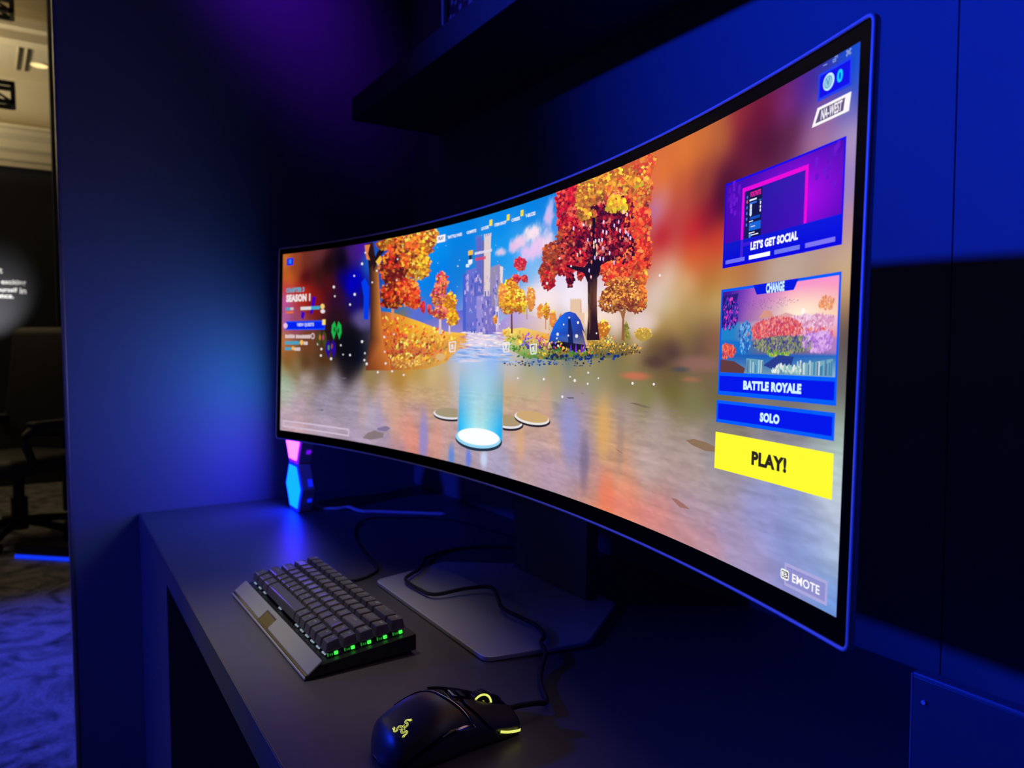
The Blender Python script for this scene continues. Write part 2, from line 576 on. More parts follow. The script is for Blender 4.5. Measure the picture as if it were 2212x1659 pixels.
# ------------------------------------------------------------------ wall shelf and the picture on it
SY = 0.0889
sh = thing('wall_shelf', (0.4, YW, 1.59), 'dark floating shelf on the wall above the curved monitor', 'shelf')
mesh('board', box(-0.717, SY, 1.590, 1.75, YW - 0.001, 1.6375, 0.001), M_shelf, sh)
pf = thing('picture_frame', (-0.1, 0.12, 1.6375), 'pale-edged picture frame with dark speckled image on the shelf', 'picture frame')
fx0, fx1, fz0, fz1 = -0.303, 0.12, 1.6375, 2.02
mesh('frame', join(box(fx0, 0.096, fz0, fx0 + 0.009, 0.122, fz1, 0.001), box(fx1 - 0.009, 0.096, fz0, fx1, 0.122, fz1, 0.001),
                   box(fx0, 0.096, fz0, fx1, 0.122, fz0 + 0.002), box(fx0, 0.096, fz1 - 0.009, fx1, 0.122, fz1, 0.001)), M_frame, pf)
mesh('picture', box(fx0 + 0.009, 0.104, fz0 + 0.002, fx1 - 0.009, 0.112, fz1 - 0.009), speckle_material(), pf)
mesh('backing', box(fx0 + 0.004, 0.113, fz0 + 0.002, fx1 - 0.004, 0.121, fz1 - 0.004), M_black, pf)
# ------------------------------------------------------------------ monitor
MR = 1.76687            # radius of the curved panel
TILT, YAW = 0.0346057, 0.0116901
MZ = 1.10435            # height of the panel centre
AW, AH = 1.1934, 0.3357  # lit area
ct, st_ = math.cos(TILT), math.sin(TILT)
cyw, syw = math.cos(YAW), math.sin(YAW)


def M(s, h, off=0.0):
    """point of the curved panel: s along the arc, h up, off towards the viewer"""
    a = s / MR
    x = (MR - off) * math.sin(a)
    y = -MR + (MR - off) * math.cos(a)
    y2 = y * ct + h * st_
    z2 = -y * st_ + h * ct
    return (x * cyw - y2 * syw, x * syw + y2 * cyw, z2 + MZ)


_c = Vector((CAM.x, CAM.y, CAM.z - MZ))
_E = Matrix.Rotation(EUL[2], 3, 'Z') @ Matrix.Rotation(EUL[1], 3, 'Y') @ Matrix.Rotation(EUL[0], 3, 'X')
_MI = (Matrix(((cyw, -syw, 0), (syw, cyw, 0), (0, 0, 1))) @ Matrix(((1, 0, 0), (0, ct, st_), (0, -st_, ct)))).transposed()
_O = _MI @ _c
_MD = _MI @ _E


def P(x, y):
    """place on the panel (arc, height) of a point measured on the photograph"""
    d = _MD @ Vector(((x - IW / 2) / FPX, -(y - IH / 2) / FPX, -1.0))
    ox, oy = _O.x, _O.y + MR
    a = d.x * d.x + d.y * d.y
    b = 2 * (ox * d.x + oy * d.y)
    c = ox * ox + oy * oy - MR * MR
    q = (-b + math.sqrt(b * b - 4 * a * c)) / (2 * a)
    return math.atan2(ox + q * d.x, oy + q * d.y) * MR, _O.z + q * d.z


class Picture:
    """the picture shown on the lit panel, laid down as flat coloured patches that follow the curve"""

    def __init__(self):
        self.V, self.F, self.C = [], [], []
        self.k = 0

    def layer(self):
        self.k += 1

    def _emit(self, poly, col):
        # poly: list of (s, h, rgb or None); cut into strips so that it follows the curve
        xs = [q[0] for q in poly]
        if max(xs) - min(xs) > 0.0053:
            cut = (math.floor(min(xs) / 0.005) + 1) * 0.005
            if cut - min(xs) < 1e-6:
                cut += 0.005
            a, b = [], []
            n = len(poly)
            for i in range(n):
                p, q = poly[i], poly[(i + 1) % n]
                if p[0] <= cut:
                    a.append(p)
                if p[0] >= cut:
                    b.append(p)
                if (p[0] - cut) * (q[0] - cut) < 0:
                    t = (cut - p[0]) / (q[0] - p[0])
                    cc = None if p[2] is None else tuple(p[2][j] + (q[2][j] - p[2][j]) * t for j in range(3))
                    m = (cut, p[1] + (q[1] - p[1]) * t, cc)
                    a.append(m)
                    b.append(m)
            if len(a) > 2:
                self._raw(a, col)
            if len(b) > 2:
                self._emit(b, col)
        else:
            self._raw(poly, col)

    def _raw(self, poly, col):
        hw, hh = AW / 2, AH / 2
        n = len(self.V)
        off = 1e-4 + self.k * 1.2e-5 + self.micro
        for s, h, c in poly:
            self.V.append(M(min(max(s, -hw), hw), min(max(h, -hh), hh), off))
        self.F.append(tuple(range(n, n + len(poly))))
        for s, h, c in poly:
            self.C.append(lin(col if c is None else c))

    def poly(self, pts, col, cols=None, micro=0.0, px=True):
        """polygon in photograph pixels (px) or in panel units"""
        self.micro = micro
        q = [P(*a) if px else a for a in pts]
        if all(abs(a[0]) > AW / 2 for a in q) and all(a[0] * q[0][0] > 0 for a in q):
            return
        if all(a[1] > AH / 2 for a in q) or all(a[1] < -AH / 2 for a in q):
            return
        q = [(a[0], a[1], cols[i] if cols else None) for i, a in enumerate(q)]
        if len(q) <= 4:
            self._emit(q, col)
        else:
            for t in tessellate_polygon([[Vector((a[0], a[1], 0)) for a in q]]):
                self._emit([q[i] for i in t], col)

    def rect(self, s0, h0, s1, h1, col, cols=None):
        self.poly([(s0, h0), (s1, h0), (s1, h1), (s0, h1)], col, cols, px=False)

    def frame(self, s0, h0, s1, h1, w, col):
        self.rect(s0, h0, s1, h0 + w, col)
        self.rect(s0, h1 - w, s1, h1, col)
        self.rect(s0, h0 + w, s0 + w, h1 - w, col)
        self.rect(s1 - w, h0 + w, s1, h1 - w, col)

    def disc(self, x, y, rx, ry, col, n=14, px=True, micro=0.0, rot=0.0, lo=-1e9, hi=1e9):
        pts = []
        for k in range(n):
            a = 2 * PI * k / n
            u, v = rx * math.cos(a), ry * math.sin(a)
            pts.append((min(hi, max(lo, x + u * math.cos(rot) - v * math.sin(rot))), y + u * math.sin(rot) + v * math.cos(rot)))
        self.poly(pts, col, px=px, micro=micro)

    def text(self, s, s0, h0, s1, h1, col, weight=0.02, slant=0.0):
        v, f, asp = text_mesh(s, weight + 0.025)
        pts = [(s0 + (s1 - s0) * a + slant * b * (h1 - h0), h0 + (h1 - h0) * b) for a, b in v]
        self.micro = 0
        for t in f:
            if len(t) <= 4:
                self._emit([(*pts[i], None) for i in t], col)
            else:
                for q in tessellate_polygon([[Vector((*pts[i], 0)) for i in t]]):
                    self._emit([(*pts[t[i]], None) for i in q], col)

    def ptext(self, s, xl, yl, xr, yr, hpx, col, weight=0.02, slant=0.0):
        """letters from the photograph's lower left (xl, yl) to lower right (xr, yr), hpx tall at the left"""
        a, b, t = P(xl, yl), P(xr, yr), P(xl, yl - hpx)
        h0 = (a[1] + b[1]) / 2
        self.text(s, a[0], h0, b[0], h0 + t[1] - a[1], col, weight, slant)


pic = Picture()
pic.micro = 0.0

# ---- soft base: sky, blurred trees, floor
S = [  # photograph x, y, r, g, b
    (615, 560, 195, 105, 40), (625, 600, 190, 95, 30), (640, 585, 150, 62, 30), (640, 560, 150, 65, 35), (622, 625, 195, 60, 60), (613, 650, 185, 80, 150), (660, 560, 110, 45, 35), (690, 545, 100, 45, 50),
    (660, 600, 75, 15, 20), (690, 590, 60, 20, 18), (710, 570, 30, 10, 14), (680, 650, 130, 20, 15), (655, 630, 190, 35, 15), (640, 700, 150, 70, 100), (613, 690, 170, 90, 150), (660, 740, 110, 60, 30), (625, 760, 150, 90, 40),
    (613, 740, 185, 110, 60), (700, 780, 80, 45, 15), (740, 560, 12, 5, 20), (760, 545, 60, 25, 110), (779, 535, 70, 20, 150), (745, 600, 10, 0, 110), (762, 612, 0, 0, 185), (770, 640, 20, 10, 110), (730, 640, 45, 12, 45), (710, 620, 75, 15, 22),
    (730, 690, 40, 15, 25), (735, 750, 15, 10, 14), (720, 720, 30, 14, 16), (770, 770, 10, 14, 34), (755, 760, 8, 10, 22), (620, 785, 130, 90, 40), (660, 785, 90, 60, 30), (750, 792, 28, 22, 24), (700, 800, 90, 75, 60), (640, 795, 130, 110, 70),
    (612, 803, 150, 150, 115), (615, 830, 165, 185, 160), (625, 850, 175, 180, 165), (660, 820, 165, 150, 145), (720, 830, 150, 140, 155), (640, 870, 178, 155, 168), (700, 870, 150, 140, 160), (760, 880, 160, 147, 168), (620, 905, 190, 165, 180),
    (800, 815, 150, 125, 80), (780, 850, 160, 148, 155), (800, 900, 178, 165, 185), (830, 860, 200, 165, 150), (860, 810, 175, 130, 60), (900, 812, 185, 150, 80), (940, 812, 200, 175, 120), (900, 840, 200, 165, 120), (950, 830, 195, 165, 125), (900, 890, 190, 150, 145),
    (870, 930, 210, 150, 135), (830, 935, 170, 150, 175), (900, 960, 215, 140, 125), (960, 940, 195, 155, 150), (860, 970, 185, 140, 150), (700, 930, 180, 160, 180), (640, 930, 195, 160, 170), (780, 945, 175, 155, 180), (1000, 970, 170, 150, 165),
    (1100, 850, 200, 170, 130), (1150, 885, 205, 165, 140), (1120, 915, 190, 150, 140), (1200, 845, 168, 158, 125), (1150, 845, 190, 175, 135), (1250, 805, 150, 140, 95), (1200, 800, 160, 150, 105), (1150, 800, 170, 165, 130), (1230, 770, 110, 125, 120), (1160, 770, 120, 150, 180), (1100, 790, 190, 185, 180),
    (1300, 790, 140, 130, 85), (1400, 765, 112, 88, 50), (1350, 830, 130, 120, 70), (1280, 830, 150, 145, 110), (1450, 840, 110, 100, 40), (1500, 873, 122, 118, 70), (1550, 860, 110, 102, 58), (1400, 855, 130, 125, 70), (1220, 880, 150, 142, 175), (1260, 870, 165, 145, 160), (1300, 890, 195, 160, 110),
    (1350, 885, 170, 148, 140), (1420, 900, 165, 147, 140), (1500, 950, 172, 152, 142), (1420, 960, 178, 155, 148), (1230, 930, 150, 140, 185), (1250, 980, 155, 140, 175), (1200, 950, 205, 165, 150), (1190, 1010, 180, 150, 170), (1120, 980, 195, 160, 160), (1080, 1000, 170, 160, 190),
    (1320, 960, 200, 155, 115), (1330, 1010, 205, 150, 120), (1400, 1000, 185, 160, 155), (1500, 1020, 180, 155, 150), (1290, 1040, 190, 140, 130), (1350, 1070, 222, 140, 110), (1310, 1090, 225, 130, 95), (1420, 1120, 205, 135, 130), (1500, 1100, 178, 150, 165), (1560, 1150, 165, 148, 185), (1600, 1200, 165, 150, 188), (1540, 1170, 185, 140, 155), (1480, 1160, 190, 135, 140),
    (1530, 1060, 172, 155, 160), (1650, 1120, 150, 150, 205), (1700, 1180, 135, 147, 205), (1760, 1150, 150, 162, 208), (1800, 1100, 190, 200, 218), (1812, 1040, 185, 200, 210), (1795, 1300, 112, 150, 220), (1700, 1270, 140, 142, 205), (1640, 1230, 160, 148, 195), (1750, 1220, 140, 158, 212), (1800, 1200, 170, 188, 215),
    (1830, 915, 150, 172, 155), (1824, 980, 168, 185, 180), (1540, 990, 150, 145, 150), (1540, 930, 135, 125, 115), (1700, 870, 120, 112, 100), (1700, 1060, 140, 150, 200), (1690, 965, 140, 135, 150),
    (1430, 380, 226, 116, 18), (1480, 330, 222, 118, 16), (1520, 300, 205, 108, 20), (1560, 290, 180, 95, 25), (1600, 260, 140, 35, 22), (1650, 240, 108, 10, 24), (1620, 290, 95, 15, 22), (1700, 225, 125, 40, 115), (1690, 200, 110, 25, 80), (1740, 185, 72, 30, 145), (1720, 160, 90, 30, 120), (1780, 150, 42, 50, 165), (1840, 115, 8, 75, 205), (1850, 160, 30, 80, 205), (1850, 220, 85, 90, 185), (1700, 290, 88, 30, 50), (1660, 300, 75, 10, 22),
    (1770, 290, 165, 112, 145), (1780, 230, 120, 80, 160), (1840, 290, 175, 150, 190), (1520, 400, 150, 62, 20), (1570, 400, 75, 10, 15), (1560, 440, 75, 8, 15), (1470, 400, 200, 90, 25), (1470, 440, 185, 75, 45), (1430, 430, 212, 120, 105), (1415, 450, 190, 115, 160), (1410, 400, 225, 110, 60),
    (1430, 520, 188, 28, 18), (1450, 490, 190, 60, 50), (1500, 500, 198, 38, 14), (1550, 520, 206, 60, 14), (1530, 470, 140, 20, 15), (1500, 555, 214, 90, 22), (1550, 570, 200, 95, 25), (1430, 560, 215, 130, 100), (1480, 610, 212, 165, 110), (1440, 600, 222, 192, 165), (1420, 640, 220, 195, 180), (1410, 680, 215, 190, 165), (1450, 660, 205, 180, 130),
    (1540, 610, 180, 120, 40), (1550, 650, 190, 160, 95), (1500, 670, 182, 150, 85), (1420, 720, 162, 128, 48), (1500, 720, 132, 108, 55), (1460, 700, 170, 135, 65), (1540, 735, 135, 92, 60), (1450, 762, 72, 48, 42), (1420, 755, 85, 62, 38), (1510, 745, 105, 75, 60), (1440, 800, 112, 90, 50), (1540, 815, 120, 95, 65), (1560, 830, 108, 102, 60),
    (1700, 590, 190, 165, 145), (1560, 590, 190, 130, 60), (1843, 560, 200, 172, 135), (1840, 480, 185, 140, 150), (1846, 400, 155, 130, 190), (1836, 620, 205, 165, 112), (1834, 680, 150, 115, 80), (1832, 720, 88, 75, 66), (1828, 800, 100, 97, 88), (1826, 860, 110, 108, 95),
    # sky and horizon
    (800, 560, 20, 90, 190), (850, 650, 0, 115, 235), (900, 600, 0, 130, 235), (945, 540, 0, 140, 235), (1000, 500, 0, 128, 225), (1080, 470, 0, 135, 230), (1150, 440, 0, 130, 225), (1200, 420, 0, 122, 220), (1000, 570, 15, 125, 215), (950, 600, 0, 125, 230), (960, 660, 10, 110, 225), (1080, 540, 20, 150, 235), (1110, 560, 40, 160, 240),
    (1150, 560, 120, 185, 242), (1180, 540, 110, 170, 238), (1200, 500, 60, 150, 235), (1240, 620, 238, 220, 240), (1180, 620, 225, 215, 240), (1330, 600, 235, 222, 245), (1300, 660, 245, 225, 228), (1180, 660, 252, 228, 218), (1250, 670, 252, 230, 222), (1380, 690, 222, 200, 195), (1380, 720, 215, 190, 150), (1330, 700, 238, 210, 200), (1100, 660, 150, 165, 225),
    (1050, 640, 100, 120, 220), (1040, 700, 200, 190, 230), (1040, 740, 235, 225, 240), (1060, 775, 150, 185, 240), (1010, 770, 170, 200, 245), (980, 700, 140, 140, 220), (900, 690, 90, 110, 210), (860, 700, 150, 110, 60), (880, 780, 210, 140, 40), (1000, 800, 190, 190, 200), (1040, 800, 170, 195, 225),
    (1300, 740, 150, 130, 60), (1350, 745, 140, 115, 50), (1180, 730, 220, 190, 150), (1120, 720, 235, 205, 190), (1240, 740, 120, 110, 90), (1330, 765, 120, 115, 75), (1270, 420, 170, 60, 15), (1330, 380, 200, 90, 15), (1300, 500, 110, 20, 20), (1390, 350, 215, 110, 18), (1380, 450, 200, 60, 30), (1370, 560, 200, 70, 40),
]
NS, NH = 640, 180
gs = np.linspace(-AW / 2, AW / 2, NS + 1)
gh = np.linspace(-AH / 2, AH / 2, NH + 1)
GS, GH = np.meshgrid(gs, gh)
num = np.zeros(GS.shape + (3,))
den = np.zeros(GS.shape)
for x, y, r, g, b in S:
    s0, h0 = P(x, y)
    w = 1.0 / (((GS - s0) ** 2 * 0.75 + (GH - h0) ** 2) + 2.5e-5) ** 1.9
    num += w[..., None] * np.array((r, g, b))
    den += w
IMG = num / den[..., None]


def blur(A, r):
    for ax in (0, 1):
        pad = [(r, r) if k == ax else (0, 0) for k in range(3)]
        B = np.cumsum(np.pad(A, [(r + 1, r) if k == ax else (0, 0) for k in range(3)], mode='edge'), axis=ax)
        n = A.shape[ax]
        A = (np.take(B, range(2 * r + 1, 2 * r + 1 + n), axis=ax) - np.take(B, range(0, n), axis=ax)) / (2 * r + 1)
    return A


IMG = blur(blur(IMG, 4), 3)


def vnoise(s, h, fs, fh, seed):
    """smooth value noise on the panel"""
    rng = np.random.default_rng(seed)
    g = rng.random((64, 64))
    x, y = s * fs + 31.7, h * fh + 17.3
    xi, yi = np.floor(x).astype(int), np.floor(y).astype(int)
    fx, fy = x - xi, y - yi
    fx, fy = fx * fx * (3 - 2 * fx), fy * fy * (3 - 2 * fy)
    a = g[yi % 64, xi % 64]
    b = g[yi % 64, (xi + 1) % 64]
    c = g[(yi + 1) % 64, xi % 64]
    d = g[(yi + 1) % 64, (xi + 1) % 64]
    return (a * (1 - fx) + b * fx) * (1 - fy) + (c * (1 - fx) + d * fx) * fy


def soft(x, y, rx, ry, col, amt, power=1.0, noise=0.0, seed=0):
    """soft round patch, centre and radii measured in photograph pixels"""
    global IMG
    s0, h0 = P(x, y)
    rs = abs(P(x + rx, y)[0] - P(x - rx, y)[0]) / 2
    rh = abs(P(x, y + ry)[1] - P(x, y - ry)[1]) / 2
    d = np.sqrt(((GS - s0) / rs) ** 2 + ((GH - h0) / rh) ** 2)
    if noise:
        d = d + (vnoise(GS, GH, 130, 130, seed) - 0.5) * noise + (vnoise(GS, GH, 300, 300, seed + 9) - 0.5) * noise * 0.6
    w = np.clip(1.3 - d, 0, 1)
    w = np.clip(w * w * (3 - 2 * w), 0, 1) ** power * amt
    IMG = IMG * (1 - w[..., None]) + np.array(col) * w[..., None]


# floor: brushed streaks and dirt below the horizon line
hz = np.interp(GS, [P(x, y)[0] for x, y in ((605, 800), (800, 822), (1000, 830), (1200, 850), (1400, 870), (1560, 890), (1830, 905))],
               [P(x, y)[1] for x, y in ((605, 800), (800, 822), (1000, 830), (1200, 850), (1400, 870), (1560, 890), (1830, 905))])
fl = np.clip((hz - GH) / 0.012, 0, 1)
persp = 1.0 / np.clip((hz - GH) + 0.03, 0.02, 1)
streak = 0.6 * vnoise(GS * 1.0 + GH * 0.5, persp, 14, 2.2, 5) + 0.5 * vnoise(GS + GH * 0.8, GH, 60, 420, 6) + 0.4 * vnoise(GS + GH, GH, 150, 600, 7) - 0.75
IMG = IMG * (1 + 0.17 * (fl * streak)[..., None])
# clouds
for x, y, rx, ry, c, a in ((1185, 470, 12, 26, (225, 190, 235), 0.9), (1150, 505, 24, 22, (252, 226, 235), 1.0), (1120, 525, 20, 18, (245, 205, 230), 0.95), (1165, 530, 26, 24, (240, 200, 235), 0.95),
                           (1145, 545, 30, 18, (235, 195, 240), 0.9), (1082, 545, 12, 9, (240, 205, 230), 0.9), (1185, 520, 16, 26, (245, 215, 235), 0.9), (1110, 535, 12, 12, (235, 190, 230), 0.8), (1190, 440, 10, 16, (190, 190, 240), 0.8)):
    soft(x, y, rx, ry, c, a, noise=0.5, seed=int(x))
for x, y, rx, ry, c, a in ((1160, 640, 60, 30, (252, 232, 232), 0.7), (1240, 640, 40, 40, (246, 236, 246), 0.8), (1215, 600, 25, 30, (232, 224, 246), 0.7), (1270, 690, 60, 20, (255, 228, 205), 0.8), (1385, 700, 40, 26, (232, 208, 205), 0.7)):
    soft(x, y, rx, ry, c, a)
# light streaks mirrored on the floor
for x, y, rx, ry, c, a in ((783, 880, 12, 60, (200, 165, 150), 0.35), (818, 900, 9, 60, (165, 150, 190), 0.5), (850, 900, 16, 60, (215, 165, 135), 0.5), (915, 950, 12, 70, (135, 135, 215), 0.75), (945, 950, 12, 55, (220, 150, 130), 0.6), (885, 940, 14, 55, (225, 145, 125), 0.5), (975, 985, 8, 30, (70, 130, 230), 0.7),
                           (1230, 930, 24, 75, (150, 150, 205), 0.7), (1262, 1000, 12, 70, (115, 100, 125), 0.6), (1304, 930, 16, 70, (222, 168, 95), 0.75), (1340, 950, 10, 80, (150, 125, 120), 0.45), (1310, 1060, 22, 50, (240, 120, 80), 0.55), (1120, 920, 16, 50, (215, 175, 130), 0.5), (1180, 880, 16, 60, (220, 165, 140), 0.5),
                           (1012, 990, 7, 26, (90, 120, 230), 0.8), (1045, 992, 9, 22, (200, 215, 245), 0.9), (1125, 960, 10, 40, (225, 170, 110), 0.5), (1360, 1100, 60, 30, (228, 120, 115), 0.35)):
    soft(x, y, rx, ry, c, a)
# blurred things on the right
for x, y, rx, ry, c, a in ((1372, 812, 36, 10, (225, 110, 75), 0.9), (1492, 820, 24, 6, (190, 110, 75), 0.7), (1508, 786, 62, 20, (158, 108, 98), 0.8), (1470, 798, 22, 7, (62, 70, 80), 0.8), (1416, 782, 28, 16, (72, 50, 40), 0.8)):
    soft(x, y, rx, ry, c, a * 0.75, 1.0)
# blurred foot of the left wood
for x, y, rx, ry, c, a in ((785, 690, 30, 26, (104, 92, 150), 0.8), (755, 745, 26, 50, (10, 10, 16), 0.9), (765, 610, 22, 30, (0, 0, 190), 0.7)):
    soft(x, y, rx, ry, c, a)


def px2(s_x, s_y):
    return P(s_x, s_y)


# pillar of light over the disc
b0, b1 = P(990, 900), P(1086, 905)
top = P(1035, 750)[1]
bot = P(1035, 938)[1]
u = (GS - (b0[0] + b1[0]) / 2) / ((b1[0] - b0[0]) / 2)
v = np.clip((top - GH) / (top - bot), 0, 1)
inb = np.clip((1.02 - np.abs(u)) / 0.06, 0, 1) * (GH > bot - 0.004) * np.clip(v * 3.0, 0, 1)
core = np.clip(1.15 - np.abs(u + 0.05) * 0.9, 0, 1)
bc = np.stack([10 + 215 * np.clip(core * 1.0 - 0.25, 0, 1) * v ** 0.5 + 60 * (1 - v), 150 + 98 * core, 252 + 0 * core], -1)
am = (inb * (0.0 + 0.95 * v ** 1.35) * (0.55 + 0.45 * np.clip(np.abs(u) * 1.2, 0, 1) + 0.3 * core))
am = np.clip(am, 0, 0.96)
IMG = IMG * (1 - am[..., None]) + bc * am[..., None]
IMG = np.clip(IMG, 0, 255)

# ---- patches on top
pic.layer()


_cg = np.random.default_rng(12).random((64, 64))


def cell(x, y, sc_):
    x, y = x / sc_, y / sc_
    i, j = math.floor(x), math.floor(y)
    u, v = x - i, y - j
    u, v = u * u * (3 - 2 * u), v * v * (3 - 2 * v)
    g = lambda p, q: _cg[q % 64, p % 64]
    return (g(i, j) * (1 - u) + g(i + 1, j) * u) * (1 - v) + (g(i, j + 1) * (1 - u) + g(i + 1, j + 1) * u) * v


def foliage(blobs, n, size, palette, elong=1.7, base=True, jitter=0.25):
    """blobs = (x, y, rx, ry, weight, shade); leaves scattered over the blobs in palette colours"""
    if base:
        pic.layer()
        for i, (x, y, rx, ry, w, pal) in enumerate(blobs):
            c = palette[pal][0]
            pts = []
            for k in range(22):
                a = 2 * PI * k / 22
                q = 1 + random.uniform(-0.13, 0.1)
                pts.append((x + rx * q * math.cos(a), y + ry * q * math.sin(a)))
            pic.poly(pts, c, micro=i * 2e-7)
    pic.layer()
    W = [b[4] * b[2] * b[3] for b in blobs]
    for i in range(n):
        x, y, rx, ry, w, pal = random.choices(blobs, W)[0]
        a = random.uniform(0, 2 * PI)
        q = math.sqrt(random.random()) * 1.06
        lx, ly = x + rx * q * math.cos(a), y + ry * q * math.sin(a)
        tones = palette[pal][1]
        t = cell(lx, ly, 11.0) * 0.62 + cell(lx + 91, ly + 37, 4.5) * 0.38
        c = tones[int(min(0.999, max(0.0, (t - 0.5) * 1.7 + 0.5 + random.uniform(-0.16, 0.16))) * len(tones))]
        f = (1 + random.uniform(-jitter, jitter) * 0.6) * (1.0 - 0.22 * (ly - y) / ry + 0.30 * (cell(lx + 300, ly, 8.0) - 0.5))
        c = tuple(min(255, max(0, t * f)) for t in c)
        L = size * random.uniform(0.6, 1.3)
        an = random.gauss(PI / 2 + 0.25, 0.45)
        ux, uy = math.cos(an) * L, math.sin(an) * L
        vx, vy = -math.sin(an) * L / elong / 1.6, math.cos(an) * L / elong / 1.6
        pic.poly([(lx - ux * 0.5, ly - uy * 0.5), (lx - ux * .05 + vx, ly - uy * .05 + vy), (lx + ux * 0.5, ly + uy * 0.5), (lx - ux * .05 - vx, ly - uy * .05 - vy)], c, micro=(i % 90) * 1.1e-7)


# far hills, castle, keep on the right
pic.layer()
pic.poly([(880, 708), (930, 690), (985, 672), (1010, 668), (1010, 725), (930, 722)], (95, 100, 200), [(120, 110, 190), (110, 115, 205), (95, 105, 215), (90, 90, 190), (160, 140, 200), (170, 130, 150)])
pic.poly([(1075, 700), (1110, 672), (1180, 690), (1190, 742), (1075, 735)], (180, 155, 205), [(160, 140, 215), (185, 160, 225), (235, 205, 195), (240, 200, 150), (205, 170, 200)])
pic.layer()
for pts, c in (([(1029, 516), (1041, 512), (1042, 640), (1028, 640)], (95, 105, 195)), ([(1046, 512), (1061, 508), (1058, 640), (1045, 640)], (225, 205, 205)), ([(1042, 520), (1046, 520), (1046, 640), (1042, 640)], (110, 100, 150)),
               ([(1059, 578), (1080, 570), (1083, 662), (1058, 662)], (150, 140, 175)), ([(1080, 574), (1087, 577), (1084, 660), (1080, 660)], (235, 215, 215)),
               ([(1007, 584), (1030, 578), (1030, 716), (1006, 716)], (105, 112, 205)), ([(1000, 592), (1008, 590), (1008, 715), (1000, 715)], (70, 95, 205)), ([(1022, 590), (1030, 590), (1030, 640), (1022, 640)], (85, 95, 190)),
               ([(1045, 640), (1072, 634), (1076, 722), (1040, 722)], (125, 115, 195)), ([(1070, 636), (1078, 640), (1076, 720), (1069, 720)], (235, 220, 225)), ([(1029, 640), (1046, 636), (1046, 722), (1029, 722)], (150, 140, 215)),
               ([(1232, 648), (1254, 646), (1255, 676), (1263, 676), (1263, 720), (1231, 720)], (232, 196, 165)), ([(1254, 648), (1256, 648), (1257, 676), (1254, 676)], (225, 170, 140))):
    pic.poly(pts, c)
pic.layer()
for x in (1029, 1033.5, 1038, 1047, 1051.5, 1056, 1060):
    pic.poly([(x - 1.4, 517 - (x - 1029) * .2), (x + 1.6, 516 - (x - 1029) * .2), (x + 1.5, 509 - (x - 1029) * .2), (x - 1.3, 510 - (x - 1029) * .2)], (105, 110, 195) if x < 1044 else (228, 205, 205))
for x in (1232, 1237, 1242, 1247, 1252):
    pic.poly([(x, 649), (x + 2.6, 649), (x + 2.6, 644), (x, 645)], (232, 196, 165))
for i in range(90):   # stone courses
    x, y = random.uniform(1003, 1075), random.uniform(590, 715)
    c = random.choice([(90, 95, 200), (140, 130, 215), (170, 150, 215), (75, 85, 180), (200, 180, 220)])
    pic.poly([(x, y), (x + 3, y), (x + 3, y + random.uniform(4, 16)), (x, y + 8)], c, micro=i * 1e-7)

# sunlit meadow slopes and path edges
pic.layer()
pic.poly([(815, 672), (850, 676), (905, 694), (960, 716), (1005, 720), (1012, 735), (985, 760), (960, 785), (920, 797), (820, 800), (800, 770)], (215, 130, 40),
         [(170, 70, 60), (220, 140, 40), (245, 190, 50), (250, 200, 70), (250, 190, 60), (235, 170, 70), (230, 170, 80), (220, 170, 80), (215, 150, 50), (170, 70, 30), (180, 70, 40)])
pic.poly([(1085, 712), (1130, 708), (1200, 725), (1270, 735), (1330, 745), (1385, 760), (1330, 772), (1250, 775), (1190, 778), (1130, 770), (1095, 752)], (190, 160, 60),
         [(245, 215, 90), (245, 215, 90), (235, 170, 90), (190, 140, 50), (150, 120, 45), (115, 90, 45), (100, 100, 60), (70, 90, 70), (60, 110, 70), (110, 150, 60), (170, 200, 120)])
meadow = {0: ((0, 0, 0), [(250, 190, 40), (240, 150, 30), (230, 110, 30), (215, 70, 35), (200, 60, 70), (250, 215, 90)]),
          1: ((0, 0, 0), [(200, 50, 30), (225, 85, 35), (180, 40, 60), (235, 130, 30), (150, 40, 40)]),
          2: ((0, 0, 0), [(250, 205, 90), (235, 200, 110), (240, 180, 60), (220, 150, 60)]),
          3: ((0, 0, 0), [(60, 140, 40), (120, 170, 50), (90, 120, 40), (240, 150, 50), (230, 200, 60)]),
          4: ((0, 0, 0), [(110, 60, 200), (90, 60, 210), (235, 140, 60), (190, 80, 160), (240, 200, 120)]),
          5: ((0, 0, 0), [(20, 70, 150), (30, 50, 110), (60, 100, 170), (20, 30, 50)]),
          6: ((0, 0, 0), [(140, 110, 40), (190, 140, 40), (90, 80, 40), (225, 170, 60), (60, 60, 40)])}
foliage([(850, 700, 30, 18, 1, 0), (840, 740, 36, 34, 1.3, 1), (910, 725, 50, 20, 1, 0), (960, 740, 36, 16, 1, 2), (880, 780, 60, 16, 1.3, 2), (890, 755, 50, 20, 1.2, 0), (945, 770, 30, 14, 1, 0)], 800, 7, meadow, 2.4, False)
foliage([(1110, 722, 24, 14, 1, 2), (1115, 742, 24, 16, 1.2, 3), (1150, 738, 26, 18, 1.2, 4), (1180, 735, 24, 14, 1, 0), (1160, 768, 40, 7, 1, 3), (1230, 772, 50, 6, 1, 5), (1190, 755, 30, 14, 1, 6), (1300, 750, 40, 16, 1, 6), (1350, 755, 36, 12, 1, 6), (1310, 735, 20, 12, 1, 0)], 760, 6, meadow, 2.4, False)
foliage([(1150, 785, 60, 6, 1, 5), (1240, 785, 60, 8, 0.6, 5)], 90, 4, meadow, 1.2, False)
